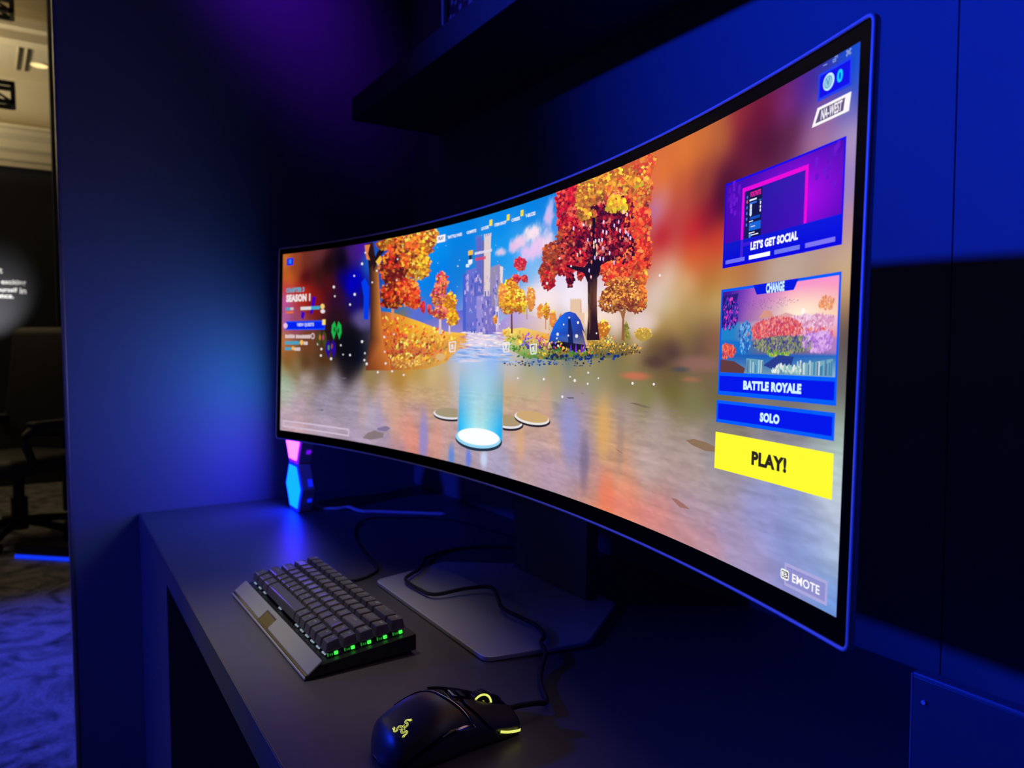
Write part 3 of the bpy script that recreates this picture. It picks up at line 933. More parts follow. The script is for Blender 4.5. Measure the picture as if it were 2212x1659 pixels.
# light and shade lying across the path
pic.layer()
for i in range(150):
    y = random.uniform(718, 782)
    k = (y - 718) / 82
    x = random.uniform(1000 - 16 * k, 1086 + 24 * k)
    L = random.uniform(4, 13) * (1 + k)
    c = random.choice([(236, 214, 226), (252, 232, 228), (214, 196, 226)]) if y < 748 else random.choice([(140, 175, 236), (170, 195, 242), (206, 200, 226), (232, 214, 222), (120, 160, 225), (190, 205, 240)])
    if x < 1012 and y < 760 and random.random() < 0.6:
        c = random.choice([(225, 170, 110), (235, 190, 120), (200, 130, 120)])
    pic.poly([(x - L, y), (x, y - 1.6), (x + L, y + 0.5), (x, y + 1.9)], c, micro=(i % 100) * 1e-7)
# round bright bush and boulder stones at the left
pic.layer()
pic.disc(952, 771, 11, 8, (222, 176, 116))
for i in range(34):
    pic.disc(random.uniform(1180, 1345), 770 + random.uniform(-5, 6) - 0, random.uniform(2, 5), random.uniform(2, 4), random.choice([(20, 50, 120), (30, 70, 150), (25, 40, 90), (40, 45, 70)]), 8, micro=i * 1e-7)

# trees: background groups
G = {0: ((150, 60, 60), [(235, 120, 90), (225, 70, 80), (240, 150, 60), (205, 45, 60), (250, 180, 60), (235, 100, 130)]),
     1: ((190, 110, 20), [(250, 190, 30), (240, 160, 25), (225, 130, 20), (252, 215, 70), (215, 110, 30)]),
     2: ((190, 40, 50), [(225, 60, 70), (240, 90, 80), (205, 40, 60)]),
     3: ((225, 140, 50), [(245, 170, 60), (240, 140, 70), (250, 190, 80), (235, 120, 60)]),
     4: ((200, 150, 30), [(250, 215, 40), (240, 190, 40), (252, 230, 90)]),
     5: ((150, 60, 20), [(205, 110, 30), (190, 85, 25), (225, 140, 40), (170, 60, 25), (240, 170, 60)])}
pic.layer()
for pts, c in (([(949, 660), (953, 660), (954, 722), (948, 722)], (225, 190, 190)), ([(970, 680), (973, 680), (973, 722), (969, 722)], (230, 200, 200)), ([(1104, 660), (1107, 660), (1108, 720), (1104, 720)], (110, 60, 40)),
               ([(1137, 660), (1139, 660), (1140, 690), (1137, 690)], (190, 150, 140)), ([(1178, 690), (1180, 690), (1180, 712), (1178, 712)], (200, 130, 60)), ([(846, 664), (851, 664), (852, 690), (845, 690)], (225, 140, 80)),
               ([(1119, 588), (1121, 588), (1122, 620), (1119, 620)], (190, 200, 240))):
    pic.poly(pts, c)
foliage([(955, 610, 13, 22, 1, 0), (948, 640, 16, 24, 1, 0), (972, 655, 15, 22, 1, 1), (952, 675, 20, 14, 1, 0), (978, 685, 14, 18, 1, 1), (914, 664, 5, 12, 1, 2), (928, 668, 5, 10, 1, 2)], 520, 5.5, G, 1.3)
foliage([(1105, 625, 16, 26, 1, 1), (1098, 655, 18, 24, 1, 1), (1122, 650, 14, 26, 1, 1), (1125, 570, 14, 14, 1, 2), (1134, 602, 7, 9, 1, 2), (1116, 602, 9, 10, 1, 2), (1147, 645, 9, 26, 1, 3), (1132, 655, 6, 22, 1, 4), (1085, 640, 8, 30, 1, 3), (1070, 690, 5, 10, 0.5, 3)], 560, 5, G, 1.2)
foliage([(1168, 672, 7, 16, 1, 3), (1181, 672, 7, 18, 1, 1), (1195, 690, 8, 20, 1, 3), (1212, 690, 4, 12, .6, 3), (1304, 710, 14, 18, 1, 1), (1390, 722, 18, 14, 0.8, 6)], 260, 4, {**G, 6: ((185, 150, 50), [(200, 160, 60), (215, 175, 80)])}, 1.2)
# small fir
pic.layer()
pic.poly([(1353, 690), (1363, 733), (1345, 733)], (150, 140, 50))
for i in range(26):
    y = random.uniform(696, 733)
    w = (y - 688) * 0.26
    x = 1353.5 + random.uniform(-w, w)
    pic.poly([(x, y - 4), (x + 3, y + 2), (x - 3, y + 2)], random.choice([(110, 120, 40), (170, 160, 60), (130, 110, 40)]), micro=i * 1e-7)

# big orange tree at the left
pic.layer()
pic.poly([(792, 527), (806, 523), (812, 560), (818, 590), (822, 660), (828, 740), (846, 800), (790, 800), (800, 730), (801, 640), (797, 580)], (150, 85, 35),
         [(35, 15, 15), (60, 25, 15), (40, 20, 15), (190, 115, 45), (215, 130, 50), (210, 120, 50), (200, 110, 40), (110, 50, 25), (70, 35, 25), (60, 30, 25), (30, 15, 20)])
pic.poly([(806, 590), (818, 560), (838, 532), (852, 520), (848, 514), (832, 522), (815, 545), (803, 575)], (30, 14, 14))
pic.poly([(786, 690), (796, 690), (798, 620), (789, 600), (781, 610), (786, 640)], (0, 60, 235))
G2 = {0: ((150, 70, 20), [(250, 170, 30), (235, 130, 25), (215, 100, 25), (250, 200, 50), (180, 70, 20), (255, 215, 90)]),
      1: ((110, 30, 20), [(225, 70, 30), (240, 95, 30), (200, 45, 25), (120, 30, 20), (235, 130, 40), (90, 25, 20)]),
      2: ((190, 50, 25), [(250, 100, 35), (235, 70, 30), (250, 140, 50), (215, 45, 30), (190, 35, 30)]),
      3: ((190, 110, 20), [(252, 200, 40), (250, 225, 60), (245, 160, 30), (230, 130, 30)])}
foliage([(900, 530, 36, 30, 1, 0), (925, 510, 22, 22, 1, 0), (870, 540, 30, 30, 1, 1), (850, 580, 30, 34, 1, 1), (900, 570, 30, 36, 1, 0), (912, 575, 14, 26, 1, 3), (850, 635, 28, 26, 1, 1), (880, 630, 26, 30, 1, 2), (895, 650, 14, 18, 1, 2), (848, 655, 24, 12, 1, 1), (830, 528, 18, 10, .6, 0), (860, 520, 26, 12, .8, 0)], 1500, 7.5, G2, 1.4)
pic.layer()
pic.poly([(788, 530), (800, 528), (795, 548), (800, 562), (792, 560)], (225, 130, 70))
pic.poly([(812, 565), (822, 552), (826, 560), (818, 575)], (245, 190, 60))

# big red tree in the middle
pic.layer()
pic.poly([(1268, 735), (1271, 680), (1270, 610), (1262, 590), (1225, 577), (1224, 572), (1262, 578), (1276, 560), (1278, 500), (1284, 500), (1288, 560), (1300, 568), (1320, 555), (1306, 582), (1291, 600), (1290, 640), (1291, 690), (1296, 735)], (35, 16, 12),
         [(40, 18, 12)] * 3 + [(25, 12, 10)] * 8 + [(30, 14, 10)] * 3 + [(60, 34, 18), (120, 74, 40), (50, 24, 15), (40, 20, 12)])
pic.poly([(1271, 610), (1277, 600), (1280, 690), (1276, 735), (1271, 735)], (120, 82, 45))
pic.poly([(1343, 735), (1345, 690), (1341, 675), (1328, 664), (1330, 662), (1345, 672), (1352, 660), (1354, 662), (1349, 690), (1350, 736)], (150, 95, 50))
G3 = {0: ((150, 18, 18), [(215, 30, 35), (190, 20, 25), (230, 60, 35), (160, 15, 20), (240, 90, 60)]),
      1: ((150, 60, 20), [(170, 75, 22), (150, 55, 20), (195, 90, 28), (120, 40, 20), (205, 60, 30)]),
      2: ((70, 10, 14), [(100, 12, 16), (70, 8, 14), (140, 20, 22), (50, 6, 12), (170, 30, 30), (225, 110, 90)]),
      3: ((185, 110, 20), [(220, 140, 25), (240, 165, 30), (200, 115, 20), (180, 90, 20), (250, 190, 40)]),
      4: ((190, 45, 20), [(240, 80, 30), (225, 50, 25), (250, 110, 40), (200, 40, 25), (235, 130, 60)]),
      5: ((215, 85, 25), [(240, 120, 35), (225, 90, 25), (250, 150, 40), (215, 70, 30), (250, 175, 60)]),
      6: ((150, 75, 25), [(190, 105, 35), (215, 140, 50), (165, 75, 30), (235, 165, 70), (140, 60, 25)]),
      7: ((230, 180, 20), [(252, 220, 30), (250, 195, 20), (240, 160, 25)])}
foliage([(1220, 440, 20, 34, 1, 0), (1240, 420, 24, 24, 1, 0), (1235, 480, 30, 40, 1, 0), (1222, 520, 20, 30, 1, 1), (1200, 550, 28, 26, 1, 1), (1185, 585, 18, 26, 1, 1), (1185, 605, 15, 20, 1, 0), (1235, 560, 34, 22, 1, 0), (1255, 525, 40, 40, 1, 2), (1232, 600, 9, 20, 1, 2), (1255, 590, 8, 14, .6, 0), (1215, 580, 16, 14, 1, 0)], 2000, 8, G3, 1.6)
foliage([(1290, 410, 40, 34, 1, 3), (1265, 440, 20, 40, 1, 3), (1330, 385, 44, 24, 1, 3), (1385, 350, 30, 26, 1, 5), (1350, 420, 40, 36, 1, 5), (1330, 460, 40, 40, 1, 2), (1300, 480, 34, 40, 1, 2), (1295, 530, 24, 40, 1, 2), (1395, 400, 14, 44, 1, 5), (1380, 480, 28, 40, 1, 4), (1385, 540, 24, 40, 1, 4), (1340, 530, 36, 40, 1, 2), (1370, 570, 34, 30, 1, 4), (1330, 585, 32, 20, 1, 4), (1322, 605, 18, 16, 1, 4), (1385, 600, 14, 24, 1, 5), (1362, 400, 20, 20, 1, 3)], 3000, 9, G3, 1.6)
foliage([(1334, 440, 20, 18, 1, 7), (1318, 445, 8, 14, 1, 7), (1348, 446, 7, 14, 1, 7), (1276, 470, 12, 18, .7, 3), (1380, 395, 9, 12, .6, 7)], 120, 12, G3, 1.8, False)
foliage([(1345, 640, 44, 26, 1, 6), (1320, 655, 26, 20, 1, 6), (1372, 650, 26, 26, 1, 6), (1345, 615, 34, 16, 1, 6), (1388, 640, 10, 24, .8, 5)], 1100, 5.5, G3, 1.2)
pic.layer()
pic.poly([(1276, 600), (1278, 560), (1264, 578), (1225, 572), (1225, 577), (1262, 590), (1270, 606)], (28, 12, 10))
pic.poly([(1282, 572), (1280, 470), (1287, 470), (1289, 560), (1306, 556), (1292, 590), (1282, 592)], (24, 10, 10))
pic.poly([(1345, 690), (1341, 675), (1328, 664), (1330, 662), (1345, 672), (1352, 660), (1354, 662), (1349, 690)], (160, 100, 50))
for i in range(60):      # holes of light between the leaves
    x, y = random.gauss(1300, 32), random.gauss(515, 30)
    pic.poly([(x, y), (x + 3, y + 2), (x + 2, y + 10), (x - 1, y + 7)], random.choice([(235, 215, 250), (250, 200, 170), (240, 120, 90), (210, 190, 245), (200, 30, 30)]), micro=i * 1e-7)

# blue boulder
pic.layer()
bp = [(1186, 740), (1190, 722), (1199, 700), (1210, 684), (1222, 675), (1232, 673), (1244, 677), (1255, 692), (1264, 718), (1272, 748), (1262, 757), (1240, 760), (1212, 757), (1196, 750)]
pic.poly(bp, (20, 70, 200), [(25, 60, 150), (20, 90, 220), (25, 110, 235), (20, 105, 235), (20, 90, 220), (45, 80, 200), (50, 70, 180), (40, 60, 160), (45, 50, 130), (130, 110, 110), (20, 20, 50), (12, 14, 35), (10, 14, 35), (14, 25, 60)])
pic.layer()
pic.poly([(1228, 690), (1233, 688), (1238, 720), (1240, 758), (1228, 758), (1228, 720)], (20, 34, 90))
pic.poly([(1258, 712), (1264, 720), (1274, 752), (1268, 752)], (220, 180, 140))
pic.poly([(1190, 742), (1215, 738), (1270, 746), (1270, 758), (1230, 762), (1195, 756)], (22, 22, 30))
foliage([(1190, 748, 14, 10, 1, 4), (1215, 756, 20, 6, 1, 3), (1205, 745, 10, 8, .6, 0), (1280, 752, 20, 10, 1, 6), (1255, 762, 24, 6, 1, 3)], 150, 6, meadow, 2.4, False)
pic.layer()
for x, y, h in ((1245, 760, 22), (1263, 758, 20), (1257, 760, 14), (1234, 758, 14), (1166, 752, 8)):
    for k in range(9):
        yy = y - h * k / 9
        w = 2.6 * (1 - k / 10)
        pic.poly([(x - w, yy), (x, yy - 3), (x + w, yy), (x, yy + 2)], random.choice([(110, 40, 220), (140, 60, 235), (90, 30, 200)]), micro=k * 1e-7)

# discs on the floor
def ring(x, y, rx, ry, c_in, rim, w, rot, dark=(40, 34, 44), lo=-1e9, hi=1e9):
    pic.layer()
    pic.disc(x + 1, y + w * 0.9, rx + w * .3, ry + w * .4, dark, 40, rot=rot, lo=lo, hi=hi)
    pic.layer()
    pic.disc(x, y, rx, ry, rim, 40, rot=rot, lo=lo, hi=hi)
    pic.layer()
    pic.disc(x + w * .15, y - w * 0.7, rx - w * 0.8, ry - w * 0.55, c_in, 40, rot=rot, lo=lo, hi=hi)


ring(972, 894, 35, 12, (165, 150, 120), (228, 224, 232), 3.4, 0.06, hi=989)
ring(1096, 911, 34, 14.5, (172, 150, 112), (232, 228, 232), 3.8, 0.14, lo=1087)
ring(1150, 903, 38, 14, (205, 168, 115), (236, 230, 226), 3.8, 0.17)
ring(1034, 947, 49, 21, (250, 252, 255), (150, 215, 245), 5.0, 0.12, (36, 50, 70))
pic.layer()
pic.disc(1034, 943, 44, 17, (252, 254, 255), 40, rot=0.12)

# patches of dirt on the floor
for pts, c in (([(1482, 951), (1500, 948), (1528, 956), (1548, 966), (1548, 976), (1525, 974), (1498, 962)], (140, 112, 84)), ([(1451, 1076), (1462, 1077), (1480, 1090), (1492, 1100), (1470, 1096)], (160, 110, 100)), ([(1360, 870), (1375, 870), (1408, 880), (1395, 881)], (120, 108, 82)),
               ([(1384, 887), (1400, 889), (1400, 891)], (135, 115, 100)), ([(1445, 884), (1460, 887), (1466, 892), (1455, 889)], (135, 118, 110)), ([(795, 935), (810, 930), (830, 936), (828, 945), (800, 950), (784, 946)], (135, 118, 120)), ([(815, 925), (835, 920), (845, 925), (835, 932), (818, 930)], (130, 115, 150)),
               ([(725, 816), (750, 816), (745, 819)], (105, 95, 105)), ([(685, 885), (700, 884), (698, 888)], (120, 105, 125)), ([(1255, 849), (1262, 849), (1262, 851)], (110, 100, 95)), ([(1225, 858), (1240, 858), (1242, 861), (1230, 861)], (100, 92, 100)), ([(1330, 968), (1338, 972), (1348, 980), (1340, 977)], (170, 110, 90))):
    pic.layer()
    pic.poly(pts, c)

# floating specks
pic.layer()
for i, (x, y, r) in enumerate([(722, 620, 3), (767, 636, 3), (783, 570, 3), (766, 596, 2), (790, 546, 2), (724, 640, 2), (757, 658, 2.4), (716, 775, 3), (695, 754, 2.6), (694, 768, 2.6), (688, 743, 3), (737, 746, 2), (742, 766, 1.6), (757, 767, 2.4), (793, 786, 3), (788, 778, 2.4), (817, 804, 2.6), (834, 785, 2.6), (848, 802, 2.4), (873, 810, 2.4),
                               (783, 738, 3), (831, 728, 2.6), (852, 722, 2), (789, 763, 2), (832, 760, 2), (1206, 722, 3.4), (1204, 731, 2), (1229, 725, 2.2), (1247, 726, 4), (1250, 697, 3), (1231, 686, 2), (1219, 701, 2), (1207, 747, 2.6), (1176, 819, 2.8), (1243, 822, 3.4), (1233, 814, 2), (1272, 805, 2.4), (1271, 829, 2.4), (1294, 817, 2), (1368, 828, 3.2), (1414, 830, 3), (1216, 857, 3),
                               (1427, 595, 3), (1120, 817, 2), (1080, 700, 2), (1050, 745, 3), (905, 600, 1.6), (930, 570, 1.6), (990, 575, 1.6), (1040, 440, 1.4), (860, 560, 2), (858, 605, 2), (815, 585, 2.4), (805, 610, 2), (1210, 558, 2.4), (1235, 575, 2.4), (1278, 598, 2), (1183, 612, 3), (1320, 660, 2.4), (1262, 486, 3), (1290, 720, 2), (1308, 658, 2)]):
    pic.disc(x, y, r * 0.8, r * 1.05, (238, 234, 236), 8, micro=i * 1e-7)
for i in range(70):
    x, y = random.uniform(940, 1200), random.uniform(500, 700)
    pic.disc(x, y, 1, 1.2, (150, 200, 245), 6, micro=8e-6 + i * 4e-8)

# ---- interface at the left
WHT = (238, 228, 230)
pic.layer()
a, b = P(620.5, 574), P(634.5, 557)
pic.rect(a[0], a[1], b[0], b[1], (0, 40, 235))
pic.layer()
for k in range(3):
    hh = a[1] + (b[1] - a[1]) * (0.27 + 0.2 * k)
    pic.rect(a[0] + (b[0] - a[0]) * 0.3, hh, a[0] + (b[0] - a[0]) * 0.7, hh + (b[1] - a[1]) * 0.1, (60, 170, 250))
pic.layer()
pic.poly([(676, 640), (683, 642), (680, 664), (673, 668)], (60, 0, 190))
pic.poly([(671, 668), (680, 664), (676, 676), (671, 680)], (45, 0, 190))
pic.poly([(652, 672), (660, 676), (656, 690), (651, 686)], (60, 0, 190))
pic.layer()
pic.ptext('CHAPTER 3', 619, 633, 658, 630, 10, (60, 170, 205), 0.03)
pic.ptext('SEASON 1', 619, 652.5, 671, 651, 16, WHT, 0.035)
a, b = P(618, 670.5), P(635, 664)
pic.rect(a[0], a[1], (a[0] + b[0]) / 2 + 0.002, b[1], (70, 160, 190))
pic.rect((a[0] + b[0]) / 2 + 0.002, a[1], b[0], b[1], (215, 185, 195))
a, b = P(618, 677.5), P(635, 672.5)
pic.rect(a[0], a[1], b[0], b[1], (225, 110, 50))
a, b = P(650, 670), P(673, 662)
pic.rect(a[0], a[1], b[0], b[1], (222, 212, 215))
a2, b2 = P(673, 669), P(692, 661)
pic.rect(a2[0], a2[1], b2[0], b2[1], (60, 165, 205))
pic.disc(697.5, 662, 4.5, 6, (240, 205, 120), 10)
pic.disc(698, 672.5, 5, 4.5, (232, 220, 222), 10)
pic.layer()
a, b = P(617.5, 713), P(703, 692)
pic.rect(a[0], a[1], b[0], b[1], (0, 32, 235))
pic.layer()
pic.frame(a[0], a[1], b[0], b[1], 0.0022, (20, 80, 245))
pic.ptext('VIEW QUESTS', 642, 706, 679, 706.5, 8.5, (195, 205, 250), 0.03)
pic.disc(617.5, 703.5, 4.5, 6, (235, 195, 220), 12)
pic.layer()
a, b = P(697, 702), P(704, 690)
pic.rect(a[0], a[1], b[0], b[1], (245, 220, 110))


def glyph_bar(x0, y0, x1, h, c, n):
    """a word too soft to read: a row of small blurred strokes"""
    a, b = P(x0, y0), P(x1, y0)
    t = P(x0, y0 - h)[1] - a[1]
    pic.layer()
    w = (b[0] - a[0]) / n
    for k in range(n):
        hh = t * random.uniform(0.85, 1.0)
        pic.rect(a[0] + k * w, a[1], a[0] + (k + 0.86) * w, a[1] + hh, c)


glyph_bar(617, 730.5, 638, 8, (222, 200, 202), 5)
glyph_bar(640, 731, 672, 8, (222, 200, 202), 7)
pic.layer()
pic.disc(676.5, 726, 4.2, 6.5, (225, 205, 208), 12)
pic.layer()
pic.disc(676.5, 726, 2.6, 4.4, (120, 50, 45), 12)
glyph_bar(616.5, 744, 648, 8, (55, 165, 200), 7)
glyph_bar(657, 745, 666, 8, (222, 205, 208), 2)
pic.layer()
pic.disc(652.5, 740, 4.2, 5.5, (240, 190, 90), 8)
glyph_bar(616.5, 756.5, 630, 7.5, (55, 165, 200), 3)
glyph_bar(637, 757.5, 650, 7.5, (222, 205, 208), 3)
pic.layer()
pic.disc(634, 752.5, 3.6, 4.5, (240, 180, 90), 8)
# green and blue leaf-like glows
pic.layer()
for cx_, cy_, sc_, col in ((728, 714, 1.0, (30, 175, 75)), (696, 733, 0.95, (70, 70, 25)), (715.5, 754, 1.0, (40, 10, 150))):
    for sgn in (-1, 1):
        pic.poly([(cx_, cy_ - 4), (cx_ + sgn * 4 * sc_, cy_ - 20 * sc_), (cx_ + sgn * 10 * sc_, cy_ - 12 * sc_), (cx_ + sgn * 11 * sc_, cy_ + 4 * sc_), (cx_ + sgn * 6 * sc_, cy_ + 20 * sc_), (cx_ + sgn * 2 * sc_, cy_ + 6 * sc_)], col)
pic.layer()
for x, y, c in ((692, 729, (200, 120, 40)), (699, 729, (190, 60, 110)), (711, 751, (70, 150, 50)), (718, 748, (150, 70, 40)), (724, 712, (15, 90, 40)), (732, 714, (15, 90, 40))):
    pic.disc(x, y, 2, 6, c, 8)
# empty bar at the foot
pic.layer()
a = P(612, 924)
b = P(755.5, 928)
h1 = P(612, 907)[1]
h0 = P(612, 922)[1]
pic.frame(a[0], h0, b[0], h1, 0.0028, (208, 190, 212))

# ---- interface at the top
pic.layer()
a, b = P(945, 525.5), P(963.5, 506)
pic.rect(a[0], a[1], b[0], b[1], (245, 245, 250))
pic.layer()
pic.ptext('PLAY', 948.5, 519.5, 960, 517.5, 7, (60, 70, 110), 0.02)
for s, xl, yl, xr, yr, hp in (('BATTLE PASS', 969.5, 515.5, 999, 510, 6.6), ('COMPETE', 1009.5, 506.3, 1030, 501.5, 6.6), ('LOCKER', 1041, 498, 1057.5, 493.8, 7), ('ITEM SHOP', 1070, 490, 1095, 483.5, 7), ('CAREER', 1106.5, 479.8, 1125, 475, 7.4), ('V-BUCKS', 1137, 471, 1158, 464.5, 8)):
    pic.ptext(s, xl, yl, xr, yr, hp, (240, 244, 252), 0.02)
for x, y in ((1061.5, 482), (1099, 470.5), (1129, 461)):
    pic.layer()
    a, b = P(x - 3, y + 7), P(x + 3.6, y - 8)
    pic.rect(a[0], a[1], b[0], b[1], (245, 225, 40))
    pic.layer()
    m = (a[0] + b[0]) / 2
    pic.rect(m - 0.001, a[1] + 0.004, m + 0.001, b[1] - 0.004, (120, 110, 60))
# small badge block beside the towers
pic.layer()
pic.poly([(1013, 542), (1023, 540), (1023, 550), (1013, 552)], (240, 190, 50))
pic.poly([(1015, 552), (1021, 551), (1021, 560), (1015, 561)], (40, 45, 50))
pic.poly([(1013, 562), (1022, 560), (1022, 568), (1017, 573), (1013, 569)], (235, 240, 252))
pic.poly([(1008, 571), (1015, 570), (1015, 577), (1008, 578)], (225, 235, 252))
glyph_bar(1027, 551, 1064, 6, (225, 220, 235), 12)
glyph_bar(1028, 564, 1051, 6.5, (215, 70, 95), 8)
# three small frames over the path
for x, y in ((978.5, 749), (1095, 750), (1154, 754)):
    pic.layer()
    w = 7
    q = [(x - w, y - 9), (x + w, y - 11), (x + w * 0.8, y + 10), (x - w * 0.7, y + 11)]
    for k in range(4):
        p, r = q[k], q[(k + 1) % 4]
        dx, dy = r[0] - p[0], r[1] - p[1]
        L = math.hypot(dx, dy)
        nx, ny = -dy / L * 1.1, dx / L * 1.1
        pic.poly([(p[0] - nx, p[1] - ny), (r[0] - nx, r[1] - ny), (r[0] + nx, r[1] + ny), (p[0] + nx, p[1] + ny)], (240, 235, 240), micro=k * 1e-7)
    pic.disc(x, y - 2, 2.4, 4, (235, 230, 240), 8)
    pic.poly([(x - 4, y + 6), (x + 4, y + 5), (x + 2.6, y + 1), (x - 2.6, y + 2)], (220, 215, 230))

# ---- interface at the right
# window controls
pic.layer()
GREY = (130, 150, 210)
pic.poly([(1782, 141.5), (1791, 137.5), (1791, 139.8), (1782, 143.8)], GREY)
a, b = P(1802.5, 137), P(1810, 125)
pic.frame(a[0], a[1], b[0], b[1], 0.0007, GREY)
pic.rect(a[0] + 0.0015, b[1] + 0.0004, b[0] + 0.0015, b[1] + 0.0011, GREY)
pic.rect(b[0] + 0.0008, a[1] + 0.0015, b[0] + 0.0015, b[1] + 0.0004, GREY)
a, b = P(1832, 122), P(1842.5, 104.5)
w = 0.0007
for p, q in (((a[0], a[1]), (b[0], b[1])), ((a[0], b[1]), (b[0], a[1]))):
    dx, dy = q[0] - p[0], q[1] - p[1]
    L = math.hypot(dx, dy)
    nx, ny = -dy / L * w, dx / L * w
    pic.poly([(p[0] - nx, p[1] - ny), (q[0] - nx, q[1] - ny), (q[0] + nx, q[1] + ny), (p[0] + nx, p[1] + ny)], GREY, px=False)
# coin counter
pic.layer()
x0, h1 = P(1772, 162)
x1, h0 = P(1843, 184)
pic.rect(x0, h0, x1, h1, (25, 60, 235))
pic.layer()
m = 0.0017
pic.rect(x0 + m, h0 + m, x1 - m, h1 - m, (0, 0, 232))
pic.layer()
cs, chh = P(1794, 177)
r = 0.0052
pic.disc(cs, chh, r, r, (195, 230, 248), 30, px=False)
pic.layer()
pic.disc(cs - 0.0005, chh, r * 0.72, r * 0.72, (70, 160, 200), 30, px=False)
pic.layer()
pic.disc(cs - 0.0005, chh, r * 0.60, r * 0.60, (150, 200, 225), 30, px=False)
pic.layer()
pic.text('V', cs - 0.0024, chh - 0.0023, cs + 0.0014, chh + 0.0023, (60, 140, 190), 0.0)
a, b = P(1812, 175), P(1825.5, 160)
cs2, ch2 = P(1818.5, 164)
pic.text('0', cs2 - 0.0026, ch2 - 0.0039, cs2 + 0.0026, ch2 + 0.0039, (0, 205, 250), 0.015)
# region plate
q = [P(1770, 235), P(1843.5, 197), P(1838, 241), P(1757.5, 276)]
hT = (q[0][1] + q[1][1]) / 2
hB = (q[2][1] + q[3][1]) / 2
sA, sB, sC, sD = q[0][0], q[1][0], q[2][0], q[3][0]
pic.layer()
pic.poly([(sA, hT), (sB, hT), (sC, hB), (sD, hB)], (252, 248, 248), px=False)
pic.layer()
pic.poly([(sA + 0.0022, hT - 0.0017), (sB - 0.0052, hT - 0.0017), (sC - 0.0050, hB + 0.0017), (sD + 0.0032, hB + 0.0017)], (96, 82, 120), px=False)
pic.layer()
hm = (hT + hB) / 2
pic.text('NA-WEST', sA + 0.0034, hm - 0.0032, sB - 0.0080, hm + 0.0032, (252, 248, 250), 0.0, slant=0.10)

# social card
cL, cR = (P(1571, 397)[0] + P(1564, 580)[0]) / 2, (P(1833, 295)[0] + P(1823, 529)[0]) / 2
cT = (P(1571, 397)[1] + P(1833, 295)[1]) / 2
cB = (P(1564, 580)[1] + P(1823, 529)[1]) / 2


def card(u, v):
    return cL + (cR - cL) * u, cB + (cT - cB) * v


pic.layer()
pic.rect(cL, cB, cR, cT, (0, 0, 0), [(10, 0, 215), (10, 0, 225), (20, 0, 235), (10, 0, 225)])
pic.layer()
m = 0.0016
n = 10
for i in range(n):
    for j in range(n):
        u0, u1, v0, v1 = i / n, (i + 1) / n, j / n, (j + 1) / n

        def cc(u, v):
            w = max(0, 1 - math.hypot((u - 0.62) / 0.55, (v - 0.55) / 0.6))
            return (70 + 125 * w, 0, 175 + 70 * w)
        pic.poly([(cL + m + (cR - cL - 2 * m) * a, cB + m + (cT - cB - 2 * m) * b) for a, b in ((u0, v0), (u1, v0), (u1, v1), (u0, v1))], None, [cc(u0, v0), cc(u1, v0), cc(u1, v1), cc(u0, v1)], px=False)
pic.layer()
for i in range(40):
    u, v = random.choice([random.uniform(0.03, 0.16), random.uniform(0.72, 0.97)]), random.uniform(0.55, 0.95)
    a = card(u, v)
    pic.rect(a[0], a[1], a[0] + 0.003, a[1] + 0.0036, random.choice([(100, 12, 200), (90, 8, 190), (108, 16, 208)]))
# blue glowing panel with pink frame
p0_, p1_ = card(0.17, 0.145), card(0.735, 0.875)
pic.layer()
pic.rect(p0_[0], p0_[1], p1_[0], p1_[1], (235, 0, 215))
pic.layer()
m2 = 0.0030
pic.rect(p0_[0] + m2, p0_[1] + m2, p1_[0] - m2, p1_[1] - m2, (45, 15, 165), [(40, 5, 150), (75, 0, 190), (55, 20, 175), (30, 20, 160)])
pic.layer()
d0, d1 = card(0.205, 0.17), card(0.355, 0.82)
pic.rect(d0[0], d0[1], d1[0], d1[1], (10, 14, 60))
pic.layer()
dw, dh = d1[0] - d0[0], d1[1] - d0[1]


def dl_(u0, v0, u1, v1, c):
    pic.rect(d0[0] + dw * u0, d0[1] + dh * v0, d0[0] + dw * u1, d0[1] + dh * v1, c)


dl_(0, 0, 0.20, 1, (20, 22, 80))
pic.layer()
pic.text('FORTNITE', d0[0] + dw * 0.28, d0[1] + dh * 0.88, d0[0] + dw * 0.92, d0[1] + dh * 0.97, (240, 30, 170), 0.02)
dl_(0.24, 0.815, 0.68, 0.845, (230, 235, 250))
dl_(0.25, 0.76, 0.68, 0.79, (50, 110, 220))
dl_(0.80, 0.78, 0.98, 0.80, (40, 110, 190))
dl_(0.26, 0.30, 0.98, 0.44, (20, 100, 215))
dl_(0.3, 0.49, 0.92, 0.54, (15, 75, 190))
for v, w0 in ((0.455, 0.5), (0.40, 0.6), (0.36, 0.75), (0.255, 0.62), (0.215, 0.85), (0.16, 0.8)):
    dl_(0.27, v, w0, v + 0.018, (235, 238, 250))
for k, v in enumerate((0.73, 0.66, 0.60, 0.215, 0.155, 0.09)):
    a = d0[0] + dw * 0.34, d0[1] + dh * v
    pic.disc(a[0], a[1], 0.0014, 0.0021, (215, 225, 245) if k < 3 else (60, 140, 235), 10, px=False)
for v in (0.74, 0.67, 0.61):
    a = d0[0] + dw * 0.92, d0[1] + dh * v
    pic.disc(a[0], a[1], 0.0008, 0.0012, (235, 238, 250), 8, px=False)
for k, v in enumerate((0.90, 0.82, 0.72, 0.62, 0.52, 0.42, 0.16)):
    a = d0[0] + dw * 0.10, d0[1] + dh * v
    pic.disc(a[0], a[1], 0.0009, 0.0012, (235, 90, 140) if k == 1 else (70, 110, 225), 8, px=False)
